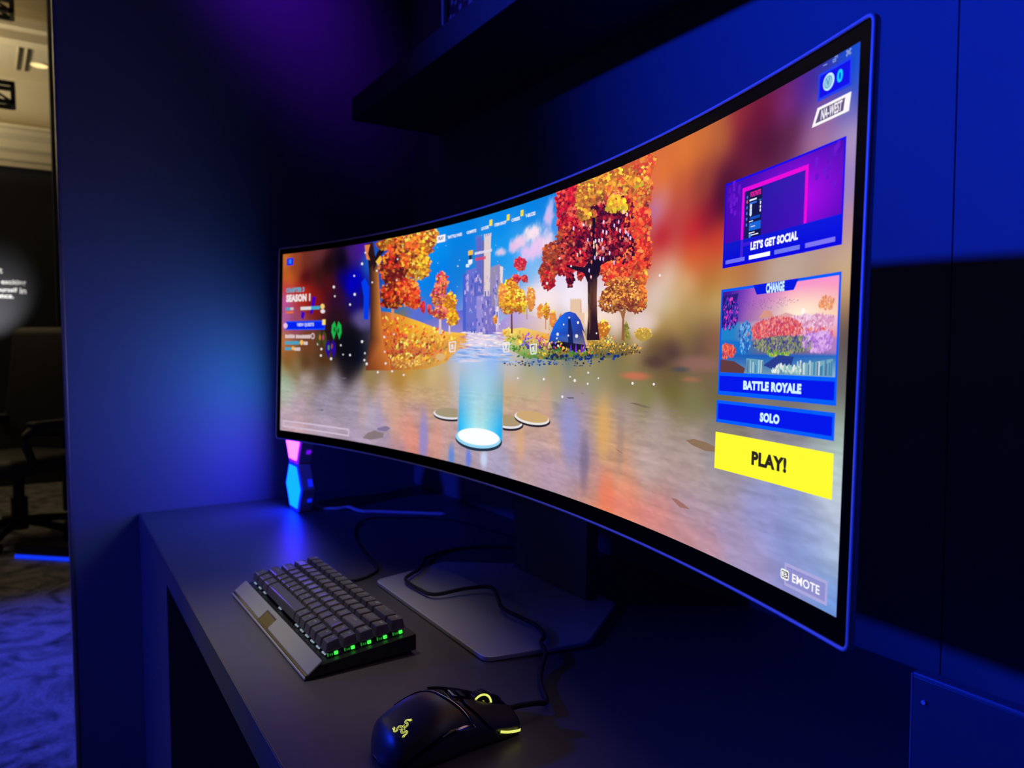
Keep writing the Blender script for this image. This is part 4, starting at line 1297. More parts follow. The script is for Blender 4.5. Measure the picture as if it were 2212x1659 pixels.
# lower band, headline, page marks
pic.layer()
a, b = card(0.006, 0.02), card(0.994, 0.29)
pic.rect(a[0], a[1], b[0], b[1], (0, 10, 228), [(0, 0, 220), (0, 0, 225), (0, 20, 225), (10, 20, 195)])
pic.layer()
a = card(0.172, 0.02)
b = card(0.735, 0.29)
pic.rect(a[0], a[1] + 0.004, a[0] + 0.003, b[1], (70, 30, 215))
pic.rect(a[0], a[1] + 0.012, a[0] + 0.025, a[1] + 0.0145, (60, 20, 215))
pic.layer()
a, b = card(0.267, 0.143), card(0.672, 0.238)
pic.text("LET'S GET SOCIAL", a[0], a[1], b[0], b[1], (250, 250, 253), 0.03)
for u0, u1, c in ((0.030, 0.215, (112, 110, 240)), (0.255, 0.445, (252, 252, 255)), (0.482, 0.690, (112, 120, 235)), (0.732, 0.952, (128, 118, 240))):
    a, b = card(u0, 0.042), card(u1, 0.088)
    pic.rect(a[0], a[1], b[0], b[1], c)

# mode card
cL, cR = (P(1563, 626)[0] + P(1553, 853)[0]) / 2, (P(1822, 586.5)[0] + P(1812, 876)[0]) / 2
cT = (P(1563, 626)[1] + P(1822, 586.5)[1]) / 2
cB = (P(1553, 853)[1] + P(1812, 876)[1]) / 2
EDGE, BLUE = (0, 92, 250), (0, 20, 236)
pic.layer()
pic.rect(cL, cB, cR, cT, EDGE)
ih0 = (P(1558, 805)[1] + P(1809, 814)[1]) / 2
m = 0.0020
iL, iR, iB, iT = cL + m, cR - m, ih0, cT - m


def im(u, v):
    return iL + (iR - iL) * u, iB + (iT - iB) * v


pic.layer()
n = 24


def land(u, v):
    """a plain sunset coast"""
    def mix(a, b, t):
        t = min(1, max(0, t))
        return tuple(a[k] + (b[k] - a[k]) * t for k in range(3))
    if v > 0.60:
        c = mix((248, 190, 150), (250, 150, 200), (v - 0.62) / 0.35)
        c = mix((255, 240, 215), c, math.hypot((u - 0.72) / 0.42, (v - 0.66) / 0.30))
        c = mix((90, 40, 190), c, (u * 1.5 + 0.05))
        c = mix((60, 20, 150), c, u * 3.2 + (1 - v) * 0.7)
    elif v > 0.38:
        c = mix((225, 120, 120), (240, 190, 215), (v - 0.38) / 0.24 + (u - 0.6) * .7)
        c = mix((30, 130, 200), c, (u - 0.12) * 4)
    elif v > 0.22:
        c = mix((110, 100, 130), (150, 120, 110), (v - 0.22) / 0.16)
        c = mix((20, 110, 200), c, (u - 0.2) * 4)
        c = mix(c, (190, 130, 220), (u - 0.75) * 3)
    else:
        c = mix((110, 150, 175), (20, 90, 185), v / 0.22)
        c = mix(c, (150, 190, 205), (u - 0.6) * 2 * (1 - v / 0.25))
    return c


for i in range(n):
    for j in range(n):
        q = [(i / n, j / n), ((i + 1) / n, j / n), ((i + 1) / n, (j + 1) / n), (i / n, (j + 1) / n)]
        pic.poly([im(*a) for a in q], None, [land(*a) for a in q], px=False)
pic.layer()
sun = im(0.74, 0.67)
pic.disc(sun[0], sun[1], 0.0018, 0.0024, (255, 250, 240), 14, px=False)
pic.poly([im(0.36, 0.64), im(0.41, 0.73), im(0.47, 0.71), im(0.5, 0.64)], (215, 150, 130), px=False)
pic.poly([im(0.44, 0.62), im(0.60, 0.68), im(0.72, 0.62), im(0.9, 0.58), im(0.6, 0.56)], (225, 165, 165), px=False)
pic.layer()
rr = random.Random(7)


def dabs(n, cx_, cy_, ru, rv, cols, size):
    n, size = int(n * 2.6), size * 0.52
    for i in range(n):
        a = rr.uniform(0, 2 * PI)
        q = math.sqrt(rr.random())
        u, v = cx_ + ru * q * math.cos(a), cy_ + rv * q * math.sin(a)
        if not (0.02 < u < 0.97 and 0.03 < v < 0.97):
            continue
        p = im(u, v)
        s_ = size * rr.uniform(0.5, 1.3)
        pic.poly([(p[0] - s_, p[1]), (p[0], p[1] - s_ * 1.2), (p[0] + s_ * .8, p[1] + s_ * .2), (p[0] + s_ * .1, p[1] + s_ * 1.5)], rr.choice(cols), micro=(i % 100) * 1e-7, px=False)


dabs(240, 0.78, 0.56, 0.24, 0.07, [(235, 190, 220), (220, 150, 190), (245, 210, 225), (205, 130, 170)], 0.0022)
pic.layer()
dabs(420, 0.52, 0.50, 0.22, 0.13, [(225, 80, 80), (240, 120, 105), (205, 60, 90), (235, 150, 140), (190, 70, 110)], 0.0020)
dabs(220, 0.82, 0.40, 0.18, 0.09, [(225, 90, 90), (235, 140, 120), (190, 110, 190), (235, 190, 225)], 0.0020)
pic.layer()
dabs(420, 0.58, 0.33, 0.26, 0.09, [(90, 100, 130), (140, 150, 110), (80, 70, 140), (170, 160, 120), (60, 70, 120), (120, 140, 60)], 0.0019)
dabs(110, 0.55, 0.235, 0.10, 0.035, [(110, 180, 40), (150, 190, 60), (60, 140, 60), (200, 190, 90)], 0.0016)
dabs(150, 0.86, 0.35, 0.12, 0.1, [(205, 150, 225), (225, 180, 235), (170, 110, 210)], 0.0024)
pic.layer()
for pts, c in (([(0, 0), (0.24, 0), (0.25, 0.06), (0.14, 0.14), (0, 0.16)], (96, 58, 52)), ([(0.42, 0.10), (0.55, 0.22), (0.68, 0.20), (0.66, 0.10), (0.54, 0.04)], (40, 60, 140)), ([(0.26, 0.18), (0.42, 0.16), (0.42, 0.0), (0.27, 0.0)], (100, 160, 185)), ([(0.72, 0.12), (0.98, 0.18), (0.98, 0.0), (0.68, 0.0)], (120, 170, 190)),
               ([(0.0, 0.95), (0.16, 0.96), (0.10, 0.6), (0.0, 0.55)], (40, 25, 120))):
    pic.poly([im(*a) for a in pts], c, px=False)
pic.layer()
for i in range(26):
    u = rr.choice([rr.uniform(0.27, 0.42), rr.uniform(0.7, 0.98)])
    p, q = im(u, 0.01), im(u + 0.012, rr.uniform(0.1, 0.18))
    pic.rect(p[0], p[1], q[0], q[1], rr.choice([(170, 205, 215), (60, 130, 175), (210, 225, 225), (90, 110, 150)]))
dabs(80, 0.62, 0.05, 0.12, 0.05, [(190, 215, 205), (230, 235, 230), (140, 190, 190)], 0.0024)
dabs(120, 0.07, 0.72, 0.10, 0.2, [(30, 20, 110), (60, 30, 170), (20, 60, 150), (110, 50, 190), (230, 60, 190)], 0.0024)
dabs(70, 0.06, 0.26, 0.09, 0.08, [(225, 75, 60), (200, 50, 50), (240, 120, 90)], 0.0024)
dabs(60, 0.24, 0.42, 0.06, 0.2, [(40, 140, 210), (120, 180, 230), (30, 90, 190)], 0.0022)
dabs(50, 0.42, 0.80, 0.28, 0.06, [(120, 80, 160), (90, 60, 150), (150, 110, 170)], 0.0007)
dabs(60, 0.92, 0.74, 0.06, 0.07, [(235, 150, 90), (225, 130, 100), (245, 180, 120)], 0.0016)
# change flag
pic.layer()
sc0, sc1 = P(1633, 620)[0], P(1730, 600)[0]
fB = (P(1638, 637)[1] + P(1721, 626)[1]) / 2
pic.poly([(sc0 - 0.001, cT), (sc1, cT), (sc1 - 0.0045, fB), (sc0 + 0.0035, fB)], (0, 20, 222), px=False)
pic.layer()
fm = (cT + fB) / 2
t0, t1 = P(1659, 628)[0], P(1699, 622)[0]
pic.text('CHANGE', t0, fm - 0.0036, t1, fm + 0.0034, (205, 240, 253), 0.03)
# name plate
pic.layer()
pT = ih0 - 0.0026
pic.rect(cL + m, cB + 0.0030, cR - m, pT, BLUE)
pic.layer()
t0, t1 = P(1609.5, 840)[0], P(1735.5, 846)[0]
tm = (P(1609.5, 844)[1] + P(1735, 849)[1]) / 2
tt = (P(1609.5, 822)[1] + P(1735, 829)[1]) / 2
pic.text('BATTLE ROYALE', t0, tm, t1, tt, (210, 245, 253), 0.035)

# solo plate
cL2, cR2 = (P(1552, 865)[0] + P(1550.5, 912)[0]) / 2, (P(1810, 891)[0] + P(1806, 952)[0]) / 2
hT2 = (P(1552, 864.5)[1] + P(1810, 891)[1]) / 2
hB2 = (P(1550.5, 912)[1] + P(1806, 952)[1]) / 2
pic.layer()
pic.rect(cL2, hB2, cR2, hT2, EDGE)
pic.layer()
pic.rect(cL2 + 0.0022, hB2 + 0.0026, cR2 - 0.0022, hT2 - 0.0024, BLUE)
pic.layer()
t0, t1 = P(1645.5, 910)[0], P(1688, 914)[0]
tm = P(1646, 911)[1]
tt = P(1646, 890.5)[1]
pic.text('SOLO', t0, tm, t1, tt, (205, 245, 253), 0.035)

# play button
cL3, cR3 = (P(1549.5, 933)[0] + P(1547.5, 1010)[0]) / 2, (P(1806.5, 979)[0] + P(1802, 1080)[0]) / 2
hT3 = (P(1549.5, 933)[1] + P(1806.5, 979)[1]) / 2
hB3 = (P(1547.5, 1010.5)[1] + P(1802, 1080)[1]) / 2
pic.layer()
pic.rect(cL3, hB3, cR3, hT3, (255, 252, 40))
pic.layer()
t0, t1 = P(1627, 1010)[0], P(1703, 1020)[0]
pic.text('PLAY!', t0, P(1627, 1004)[1], t1, P(1627, 973)[1], (44, 38, 16), 0.03)

# emote key
pic.layer()
eL, eR = P(1700, 1220)[0], P(1792, 1290)[0]
eT, eB = (P(1700, 1215)[1] + P(1794, 1255)[1]) / 2, (P(1699, 1265)[1] + P(1791, 1307)[1]) / 2
pic.rect(eL, eB, eR, eT, (142, 142, 205))
pic.layer()
pic.frame(eL, eB, eR, eT, 0.0020, (172, 168, 220))
pic.layer()
k0, k1 = P(1691, 1250), P(1709.5, 1228)
kh0, kh1 = P(1691, 1247.5)[1], P(1691, 1225.5)[1]


def rrect(s0, h0, s1, h1, r, c):
    pts = []
    for (x, y, a0) in ((s1 - r, h1 - r, 0), (s0 + r, h1 - r, PI / 2), (s0 + r, h0 + r, PI), (s1 - r, h0 + r, 3 * PI / 2)):
        for k in range(5):
            a = a0 + PI / 2 * k / 4
            pts.append((x + r * math.cos(a), y + r * math.sin(a)))
    pic.poly(pts, c, px=False)


rrect(k0[0], kh0, k1[0], kh1, 0.0014, (252, 252, 252))
pic.layer()
rrect(k0[0] + 0.0009, kh0 + 0.0011, k1[0] - 0.0009, kh1 - 0.0011, 0.0007, (22, 16, 26))
pic.layer()
pic.text('B', k0[0] + 0.0014, kh0 + 0.0017, k1[0] - 0.0014, kh1 - 0.0017, (250, 250, 250), -0.012)
t0, t1 = P(1716, 1256)[0], P(1775.5, 1280)[0]
pic.text('EMOTE', t0, P(1716, 1257)[1], t1, P(1716, 1238)[1], (252, 250, 252), -0.005)

# ---- build the lit panel
gv = []
gf = []
gc = []
for j in range(NH + 1):
    for i in range(NS + 1):
        gv.append(M(gs[i], gh[j], 6e-5))
for j in range(NH):
    for i in range(NS):
        a = j * (NS + 1) + i
        gf.append((a, a + 1, a + NS + 2, a + NS + 1))
L8 = IMG / 255.0
LIN = np.where(L8 <= 0.04045, L8 / 12.92, ((L8 + 0.055) / 1.055) ** 2.4).reshape(-1, 3)
ng = len(gv)
allF = gf + [tuple(k + ng for k in f) for f in pic.F]
monitor = thing('curved_monitor', (-0.005, 0.03, DZ), 'ultrawide curved monitor on a silver stand showing a bright game menu', 'monitor')
m_scr = bpy.data.materials.new('lit_display')
m_scr.use_nodes = True
nt = m_scr.node_tree
b = nt.nodes['Principled BSDF']
at = nt.nodes.new('ShaderNodeVertexColor')
at.layer_name = 'picture'
nt.links.new(at.outputs['Color'], b.inputs['Emission Color'])
b.inputs['Emission Strength'].default_value = 1.0
b.inputs['Base Color'].default_value = (0.002, 0.002, 0.002, 1)
b.inputs['Roughness'].default_value = 0.35
b.inputs['Specular IOR Level'].default_value = 0.15
ox = origin(monitor)
me = bpy.data.meshes.new('display')
me.from_pydata([(p[0] - ox[0], p[1] - ox[1], p[2] - ox[2]) for p in gv + pic.V], [], allF)
ca = me.color_attributes.new('picture', 'FLOAT_COLOR', 'POINT')
cols = np.ones((ng + len(pic.V), 4), dtype=np.float32)
cols[:ng, :3] = LIN
cols[ng:, :3] = np.array(pic.C, dtype=np.float32)
ca.data.foreach_set('color', cols.ravel())
me.materials.append(m_scr)
disp = bpy.data.objects.new('display', me)
COL.objects.link(disp)
disp.parent = monitor
tag(disp, 'lit display with a game menu in autumn colours')


# ---- bezel, rim, back, stand
def band(s0, h0, s1, h1, off, ds=0.02):
    """flat strip of the curved front"""
    n = max(1, int(math.ceil((s1 - s0) / ds)))
    V, F = [], []
    for i in range(n + 1):
        s = s0 + (s1 - s0) * i / n
        V += [M(s, h0, off), M(s, h1, off)]
    for i in range(n):
        F.append((2 * i, 2 * i + 2, 2 * i + 3, 2 * i + 1))
    return V, F


def slab(s0, h0, s1, h1, o0, o1, ds=0.02):
    """curved slab between two depths (o1 in front of o0)"""
    n = max(1, int(math.ceil((s1 - s0) / ds)))
    V, F = [], []
    for i in range(n + 1):
        s = s0 + (s1 - s0) * i / n
        V += [M(s, h0, o0), M(s, h1, o0), M(s, h1, o1), M(s, h0, o1)]
    for i in range(n):
        a, b = 4 * i, 4 * i + 4
        for k in range(4):
            F.append((a + k, b + k, b + (k + 1) % 4, a + (k + 1) % 4))
    F.append((0, 3, 2, 1))
    k = 4 * n
    F.append((k, k + 1, k + 2, k + 3))
    return V, F


hw, hh = AW / 2, AH / 2
OS, OT, OB = 0.6075, 0.1783, -0.1832
mesh('bezel', join(band(-OS, hh, OS, OT, 4e-5), band(-OS, OB, OS, -hh, 4e-5), band(-OS, -hh, -hw, hh, 4e-5), band(hw, -hh, OS, hh, 4e-5),
                   band(-OS, OB + 0.0085, OS, OB + 0.0088, 3e-4)), M_bezel, monitor)


def rim_path():
    pts = []
    r = 0.0055
    e = 0.0010
    x, t, b_ = OS + e, OT + e, OB - e
    for i in range(61):
        s = -x + r + (2 * x - 2 * r) * i / 60
        pts.append((s, t))
    for k in range(1, 7):
        a = PI / 2 - PI / 2 * k / 6
        pts.append((x - r + r * math.cos(a), t - r + r * math.sin(a)))
    for i in range(1, 13):
        pts.append((x, t - r + (b_ + r - (t - r)) * i / 12))
    for k in range(1, 7):
        a = -PI / 2 * k / 6
        pts.append((x - r + r * math.cos(a), b_ + r + r * math.sin(a)))
    for i in range(1, 61):
        s = x - r - (2 * x - 2 * r) * i / 60
        pts.append((s, b_))
    for k in range(1, 7):
        a = -PI / 2 - PI / 2 * k / 6
        pts.append((-x + r + r * math.cos(a), b_ + r + r * math.sin(a)))
    for i in range(1, 13):
        pts.append((-x, b_ + r + (t - r - (b_ + r)) * i / 12))
    for k in range(1, 6):
        a = PI - PI / 2 * k / 6
        pts.append((-x + r + r * math.cos(a), t - r + r * math.sin(a)))
    return pts


rp = rim_path()
V, F = [], []
n = len(rp)
prof = [(-0.0012, 0.0004), (-0.0010, 0.0016), (0.0002, 0.0019), (0.0011, 0.0012), (0.0013, -0.0006), (0.0009, -0.0030), (-0.0012, -0.0030)]
for i, (s, h) in enumerate(rp):
    a, b_ = rp[i - 1], rp[(i + 1) % n]
    tx, ty = b_[0] - a[0], b_[1] - a[1]
    L = math.hypot(tx, ty)
    nx, ny = -ty / L, tx / L       # outward for a clockwise path
    for w, o in prof:
        V.append(M(s + nx * w, h + ny * w, o))
k = len(prof)
for i in range(n):
    for j in range(k):
        F.append((i * k + j, i * k + (j + 1) % k, ((i + 1) % n) * k + (j + 1) % k, ((i + 1) % n) * k + j))
mesh('rim', (V, F), M_rim, monitor, True)
mesh('back_shell', join(slab(-OS, OB, OS, OT, -0.0030, -0.0005), slab(-0.57, OB + 0.03, 0.57, OT - 0.03, -0.012, -0.0029), slab(-0.30, -0.13, 0.30, 0.14, -0.045, -0.011)), M_back, monitor)
base_pts = [(-0.167, -0.088), (0.155, -0.0885), (0.182, 0.036), (0.098, 0.150), (-0.112, 0.150), (-0.196, 0.040)]
mesh('stand_base', prism(round_poly(base_pts, 0.012), DZ + 0.0005, DZ + 0.0062, 0.0012), M_alu, monitor)
nk = prism([(-0.112, 0.119), (0.0715, 0.119), (0.0715, 0.139), (-0.112, 0.139)], DZ + 0.006, 1.16, 0.0015)
mesh('stand_neck', nk, M_neck, monitor)
mesh('hinge', box(-0.075, 0.044, 1.06, 0.035, 0.121, 1.13, 0.004), M_back, monitor)
# ------------------------------------------------------------------ keyboard
KO = Vector((-0.2285, -0.2771, DZ))
KYAW = math.atan2(0.0065, 0.3215)
MK = Matrix.Translation(KO) @ Matrix.Rotation(KYAW, 4, 'Z')
KL, KD = 0.3215, 0.1295
kb = thing('keyboard', tuple(KO + Vector((0.16, 0.06, 0))), 'compact black gaming keyboard with green glow under its right keys', 'keyboard')
LY, LZ = 0.0185, 0.0150      # top of the sloping front plate
BZ = 0.0240                  # height of the back edge
SL = (BZ - LZ) / (KD - LY)


def plate(y):
    return LZ + (y - LY) * SL


def kprofile(x0, x1, pr):
    n = len(pr)
    V = [(x0, y, z) for y, z in pr] + [(x1, y, z) for y, z in pr]
    F = [(i, n + i, n + (i + 1) % n, (i + 1) % n) for i in range(n)] + [tuple(range(n)), tuple(range(n, 2 * n))[::-1]]
    bm = bmesh.new()
    vs_ = [bm.verts.new(v) for v in V]
    for f in F:
        bm.faces.new([vs_[i] for i in f])
    bmesh.ops.recalc_face_normals(bm, faces=bm.faces[:])
    bmesh.ops.bevel(bm, geom=bm.edges[:], offset=0.0006, segments=1, affect='EDGES')
    return from_bm(bm)


mesh('case', xf(kprofile(0, KL, [(0.0012, 0.0022), (LY - 0.0005, LZ - 0.0012), (KD, BZ - 0.0008), (KD, 0.0045), (0.012, 0.0022)]), MK), M_black, kb)
for x, y in ((0.02, 0.02), (KL - 0.02, 0.02), (0.02, KD - 0.012), (KL - 0.02, KD - 0.012)):
    mesh('rubber_foot', xf(box(x - 0.01, y - 0.004, 0, x + 0.01, y + 0.004, 0.0046), MK), M_black, kb)


def lip_z(y):
    return 0.0024 + (LZ - 0.0012) * (y / LY)


def lip_piece(x0, x1, y0, y1, up, dn=0.0012):
    pr = [(y0, lip_z(y0) + up), (y1, lip_z(y1) + up), (y1, lip_z(y1) - dn), (y0, lip_z(y0) - dn)]
    return kprofile(x0, x1, pr)


NX0, NX1 = 0.128, 0.168     # notch with the glossy block
mesh('front_plate', xf(join(lip_piece(0, NX0, 0.0036, LY + 0.001, 0.0018), lip_piece(NX1, KL, 0.0036, LY + 0.001, 0.0018), lip_piece(NX0 - 0.001, NX1 + 0.001, 0.0150, LY + 0.001, 0.0018)), MK), M_lip, kb)
tag(mesh('badge_block', xf(lip_piece(NX0 + 0.0005, NX1 - 0.0005, 0.0030, 0.0146, 0.0011), MK), M_gloss, kb), 'glossy black block set into the grey front plate')
mesh('front_groove', xf(lip_piece(0.001, KL - 0.001, 0.0014, 0.0038, 0.0009), MK), M_gloss, kb)
mesh('front_edge', xf(lip_piece(0.0, KL, 0.0, 0.0014, 0.0013), MK), M_alu, kb)

U = 0.01905
KX0 = (KL - 16 * U) / 2
rows = [  # front row first: list of (width, legend)
    [(1.25, 'CTRL'), (1.25, 'WIN'), (1.25, 'ALT'), (6.25, ''), (1, 'ALT'), (1, 'FN'), (1, 'CTRL'), (1, '<'), (1, 'v'), (1, '>')],
    [(2.25, 'SHIFT')] + [(1, c) for c in 'ZXCVBNM,./'] + [(1.75, 'SHIFT'), (1, '^'), (1, 'INS')],
    [(1.75, 'CAPS')] + [(1, c) for c in "ASDFGHJKL;'"] + [(2.25, 'ENTER'), (1, 'PGDN')],
    [(1.5, 'TAB')] + [(1, c) for c in 'QWERTYUIOP[]'] + [(1.5, '\\'), (1, 'PGUP')],
    [(1, 'ESC')] + [(1, c) for c in '1234567890-='] + [(2, '\u2190'), (1, 'DEL')],
]
row_h = [0.0165, 0.0160, 0.0160, 0.0168, 0.0178]       # cap top above the plate
row_t = [0.13, 0.09, 0.02, -0.06, -0.10]               # tilt of the cap top
Y0 = LY + 0.0078


def keycap(w, d, h0, h1, tilt):
    """tapered cap with a slightly dished top, centre of its foot at the origin"""
    bm = bmesh.new()
    bw, bd = w / 2, d / 2
    tw, td = bw - 0.0026, bd - 0.0026
    oy = 0.0009
    ring = []
    for (a, b, z, o) in ((bw, bd, h0, 0), (bw - 0.0004, bd - 0.0004, h0 + 0.0012, 0), (tw + 0.0005, td + 0.0005, h1 - 0.0007, oy), (tw - 0.0002, td - 0.0002, h1, oy)):
        r = 0.0012
        pts = round_poly([(-a, -b + o), (a, -b + o), (a, b + o), (-a, b + o)], r, 2)
        zz = [z + (tilt * (p[1] - o) if z > h0 + 0.002 else 0) for p in pts]
        ring.append([bm.verts.new((p[0], p[1], q)) for p, q in zip(pts, zz)])
    n = len(ring[0])
    for a, b in zip(ring, ring[1:]):
        for i in range(n):
            bm.faces.new((a[i], a[(i + 1) % n], b[(i + 1) % n], b[i]))
    # dish
    cen = bm.verts.new((0, oy, h1 - 0.0005))
    inner = [bm.verts.new((v.co.x * 0.72, oy + (v.co.y - oy) * 0.72, v.co.z - 0.0004)) for v in ring[-1]]
    for i in range(n):
        bm.faces.new((ring[-1][i], ring[-1][(i + 1) % n], inner[(i + 1) % n], inner[i]))
        bm.faces.new((inner[i], inner[(i + 1) % n], cen))
    bm.faces.new(ring[0][::-1])
    bmesh.ops.recalc_face_normals(bm, faces=bm.faces[:])
    return from_bm(bm)


for r, row in enumerate(rows):
    x = KX0
    y = Y0 + (r + 0.5) * U
    for i, (wu, leg) in enumerate(row):
        w = wu * U
        cxk = x + w / 2
        x += w
        T = MK @ Matrix.Translation((cxk, y, plate(y))) @ Matrix.Rotation(math.atan(SL), 4, 'X')
        h1 = row_h[r]
        k = mesh('key', xf(keycap(w - 0.0011, U - 0.0011, 0.0060, h1, row_t[r]), T), M_key, kb)
        last = i == len(row) - 1
        sw = mesh('switch', xf(box(-0.0068, -0.0068, 0, 0.0068, 0.0068, 0.0052, 0.0004, 1), T), M_switch, k)
        if leg:
            v, f, asp = text_mesh(leg, 0.015)
            hL = 0.0028 if len(leg) == 1 else 0.0021
            if leg in '-,.\'':
                hL = 0.0009 if leg != "'" else 0.0014
            wL = min(hL * asp, w * 0.5)
            oy = 0.0009
            cx0 = -wL / 2 + (0 if w < 0.024 else -w * 0.0)
            y0 = 0.0012
            pts = []
            for a, b in v:
                px_, py_ = cx0 + a * wL, y0 + b * hL
                pts.append((px_, py_ + oy, h1 + row_t[r] * py_ + 0.00008))
            pts2 = [(p[0], p[1], p[2] - 0.0009) for p in pts]
            nv = len(pts)
            ff = [tuple(q) for q in f]
            mesh('legend', xf((pts, ff), T), M_legend, k)
        if last:       # the lit switches seen under the right hand column
            mesh('led', xf(box(0.0070, 0.0008, 0.0004, 0.0086, 0.0050, 0.0040, 0.0004, 1), T), M_led_green, k)
            mesh('led', xf(join(box(0.0070, -0.0068, 0.0006, 0.0080, -0.0056, 0.0040), box(0.0070, -0.0040, 0.0006, 0.0080, -0.0034, 0.0030), box(0.0070, -0.0020, 0.0006, 0.0080, -0.0008, 0.0026)), T), M_led_dimgreen, k)
        if r == 0:
            mesh('led', xf(join(box(-0.0050, -0.0090, 0.0012, -0.0012, -0.0070, 0.0030, 0.0003, 1), box(0.0006, -0.0088, 0.0012, 0.0034, -0.0070, 0.0026, 0.0003, 1)), T), M_led_white, k)
        elif r < 4 or i > 3:
            lx = -w / 2 + 0.0042
            mesh('led', xf(box(lx, -0.0099, 0.0050, lx + 0.0032, -0.0084, 0.0086, 0.0004, 1), T), M_led_blue, k)
kpath = smooth_path([(-0.185, -0.150, DZ + 0.012), (-0.188, -0.128, DZ + 0.006), (-0.193, -0.106, DZ + 0.0022), (-0.204, -0.082, DZ + 0.0022), (-0.2313, -0.0588, DZ + 0.0022), (-0.309, -0.0478, DZ + 0.0022), (-0.417, -0.0255, DZ + 0.0022), (-0.512, 0.012, DZ + 0.0022), (-0.54, 0.05, DZ + 0.006), (-0.53, 0.10, DZ + 0.003), (-0.45, 0.19, DZ + 0.0022), (-0.2, 0.235, DZ + 0.0022)], 10)
mesh('cable', tube(kpath, 0.0019, 8), M_cable, kb, True)

# ------------------------------------------------------------------ mouse
MO = Vector((0.272, -0.2640, DZ))
MM = Matrix.Translation(MO) @ Matrix.Rotation(math.radians(-1.5), 4, 'Z')
ms = thing('mouse', tuple(MO + Vector((0, 0.065, 0))), 'black wired gaming mouse with glowing yellow emblem and scroll wheel ring', 'mouse')
ML = 0.130


def interp(t, tab):
    n = len(tab)
    for i in range(n - 1):
        (a, va), (b, vb) = tab[i], tab[i + 1]
        if t <= b or i == n - 2:
            m0 = (vb - tab[i - 1][1]) / (b - tab[i - 1][0]) if i > 0 else (vb - va) / (b - a)
            m1 = (tab[i + 2][1] - va) / (tab[i + 2][0] - a) if i < n - 2 else (vb - va) / (b - a)
            k = (t - a) / (b - a)
            h = b - a
            return va * (2 * k ** 3 - 3 * k * k + 1) + m0 * h * (k ** 3 - 2 * k * k + k) + vb * (3 * k * k - 2 * k ** 3) + m1 * h * (k ** 3 - k * k)


WT = [(0, 0.0245), (0.10, 0.0330), (0.32, 0.0368), (0.62, 0.0325), (0.85, 0.0318), (1.0, 0.0300)]
HT = [(0, 0.0190), (0.10, 0.0290), (0.30, 0.0405), (0.44, 0.0430), (0.62, 0.0375), (0.82, 0.0265), (1.0, 0.0185)]


def MS(u, v, off=0.0):
    """mouse skin: u rear to front 0..1, v right to left 0..pi"""
    e = 1.0
    if u < 0.10:
        e = math.sqrt(max(0.0, 1 - ((0.10 - u) / 0.10) ** 2)) * 0.999 + 0.001
    if u > 0.955:
        q = (u - 0.955) / 0.045
        e = math.sqrt(max(0.0, 1 - (q * 0.80) ** 2))
    w = interp(u, WT) * (0.16 + 0.84 * e) + off
    h = interp(u, HT) * (0.16 + 0.84 * e) - 0.002 + off
    n = 2.5
    c, s = math.cos(v), math.sin(v)
    x = w * math.copysign(abs(c) ** (2 / n), c)
    z = h * abs(s) ** (2 / n)
    # waist: the sides tuck in below
    if z < h * 0.5:
        x *= 0.90 + 0.10 * (z / (h * 0.5))
    # slight lean to the right side
    z *= 1 + 0.05 * (-x / 0.035) if z > 0 else 1
    return Vector((x, u * ML, z + 0.002))


def skin(us, vs_, off, thick=0.0):
    V, F = [], []
    nu, nv = len(us), len(vs_)
    for u in us:
        for v in vs_:
            V.append(tuple(MS(u, v, off)))
    for i in range(nu - 1):
        for j in range(nv - 1):
            a = i * nv + j
            F.append((a, a + nv, a + nv + 1, a + 1))
    return V, F


def lins(a, b, n):
    return [a + (b - a) * i / n for i in range(n + 1)]


us = [0.0, 0.002, 0.006, 0.012, 0.022, 0.035, 0.05, 0.07] + lins(0.09, 0.94, 44) + [0.955, 0.965, 0.975, 0.985, 0.993, 1.0]
vv = lins(0, PI, 44)
V, F = skin(us, vv, 0.0)
n = len(vv)
V.append(tuple(MS(0, PI / 2) * 0.5 + MS(0, 0) * 0.5))
k = len(us) - 1
# rear and front caps and the underside
F.append(tuple(j for j in range(n))[::-1])
F.append(tuple(k * n + j for j in range(n)))
for i in range(k):
    F.append((i * n, i * n + n - 1, (i + 1) * n + n - 1, (i + 1) * n))
V.pop()
mesh('body', xf((V, F), MM), M_satin, ms, True)


def patch(name, outline, off, thick, m, nu=26, parent=None, smooth=True):
    """raised panel on the skin: outline(t) gives (v0, v1) for u; outline = (u0, u1, f)"""
    u0, u1, f = outline
    V, F = [], []
    nv = 14
    for i in range(nu + 1):
        u = u0 + (u1 - u0) * i / nu
        a, b = f(u)
        for j in range(nv + 1):
            V.append(tuple(MS(u, a + (b - a) * j / nv, off)))
    N = len(V)
    V += [tuple(MS(u0 + (u1 - u0) * i / nu, f(u0 + (u1 - u0) * i / nu)[0] + (f(u0 + (u1 - u0) * i / nu)[1] - f(u0 + (u1 - u0) * i / nu)[0]) * j / nv, off - thick)) for i in range(nu + 1) for j in range(nv + 1)]
    w = nv + 1
    for i in range(nu):
        for j in range(nv):
            a = i * w + j
            F.append((a, a + w, a + w + 1, a + 1))
            F.append((N + a, N + a + 1, N + a + w + 1, N + a + w))
    for i in range(nu):
        a = i * w
        F.append((a, N + a, N + a + w, a + w))
        a = i * w + nv
        F.append((a, a + w, N + a + w, N + a))
    for j in range(nv):
        F.append((j, j + 1, N + j + 1, N + j))
        a = nu * w + j
        F.append((a, N + a, N + a + 1, a + 1))
    return mesh(name, xf((V, F), MM), m, parent or ms, smooth)


def ramp(u, a, b, x, y):
    t = min(1, max(0, (u - a) / (b - a)))
    return x + (y - x) * t


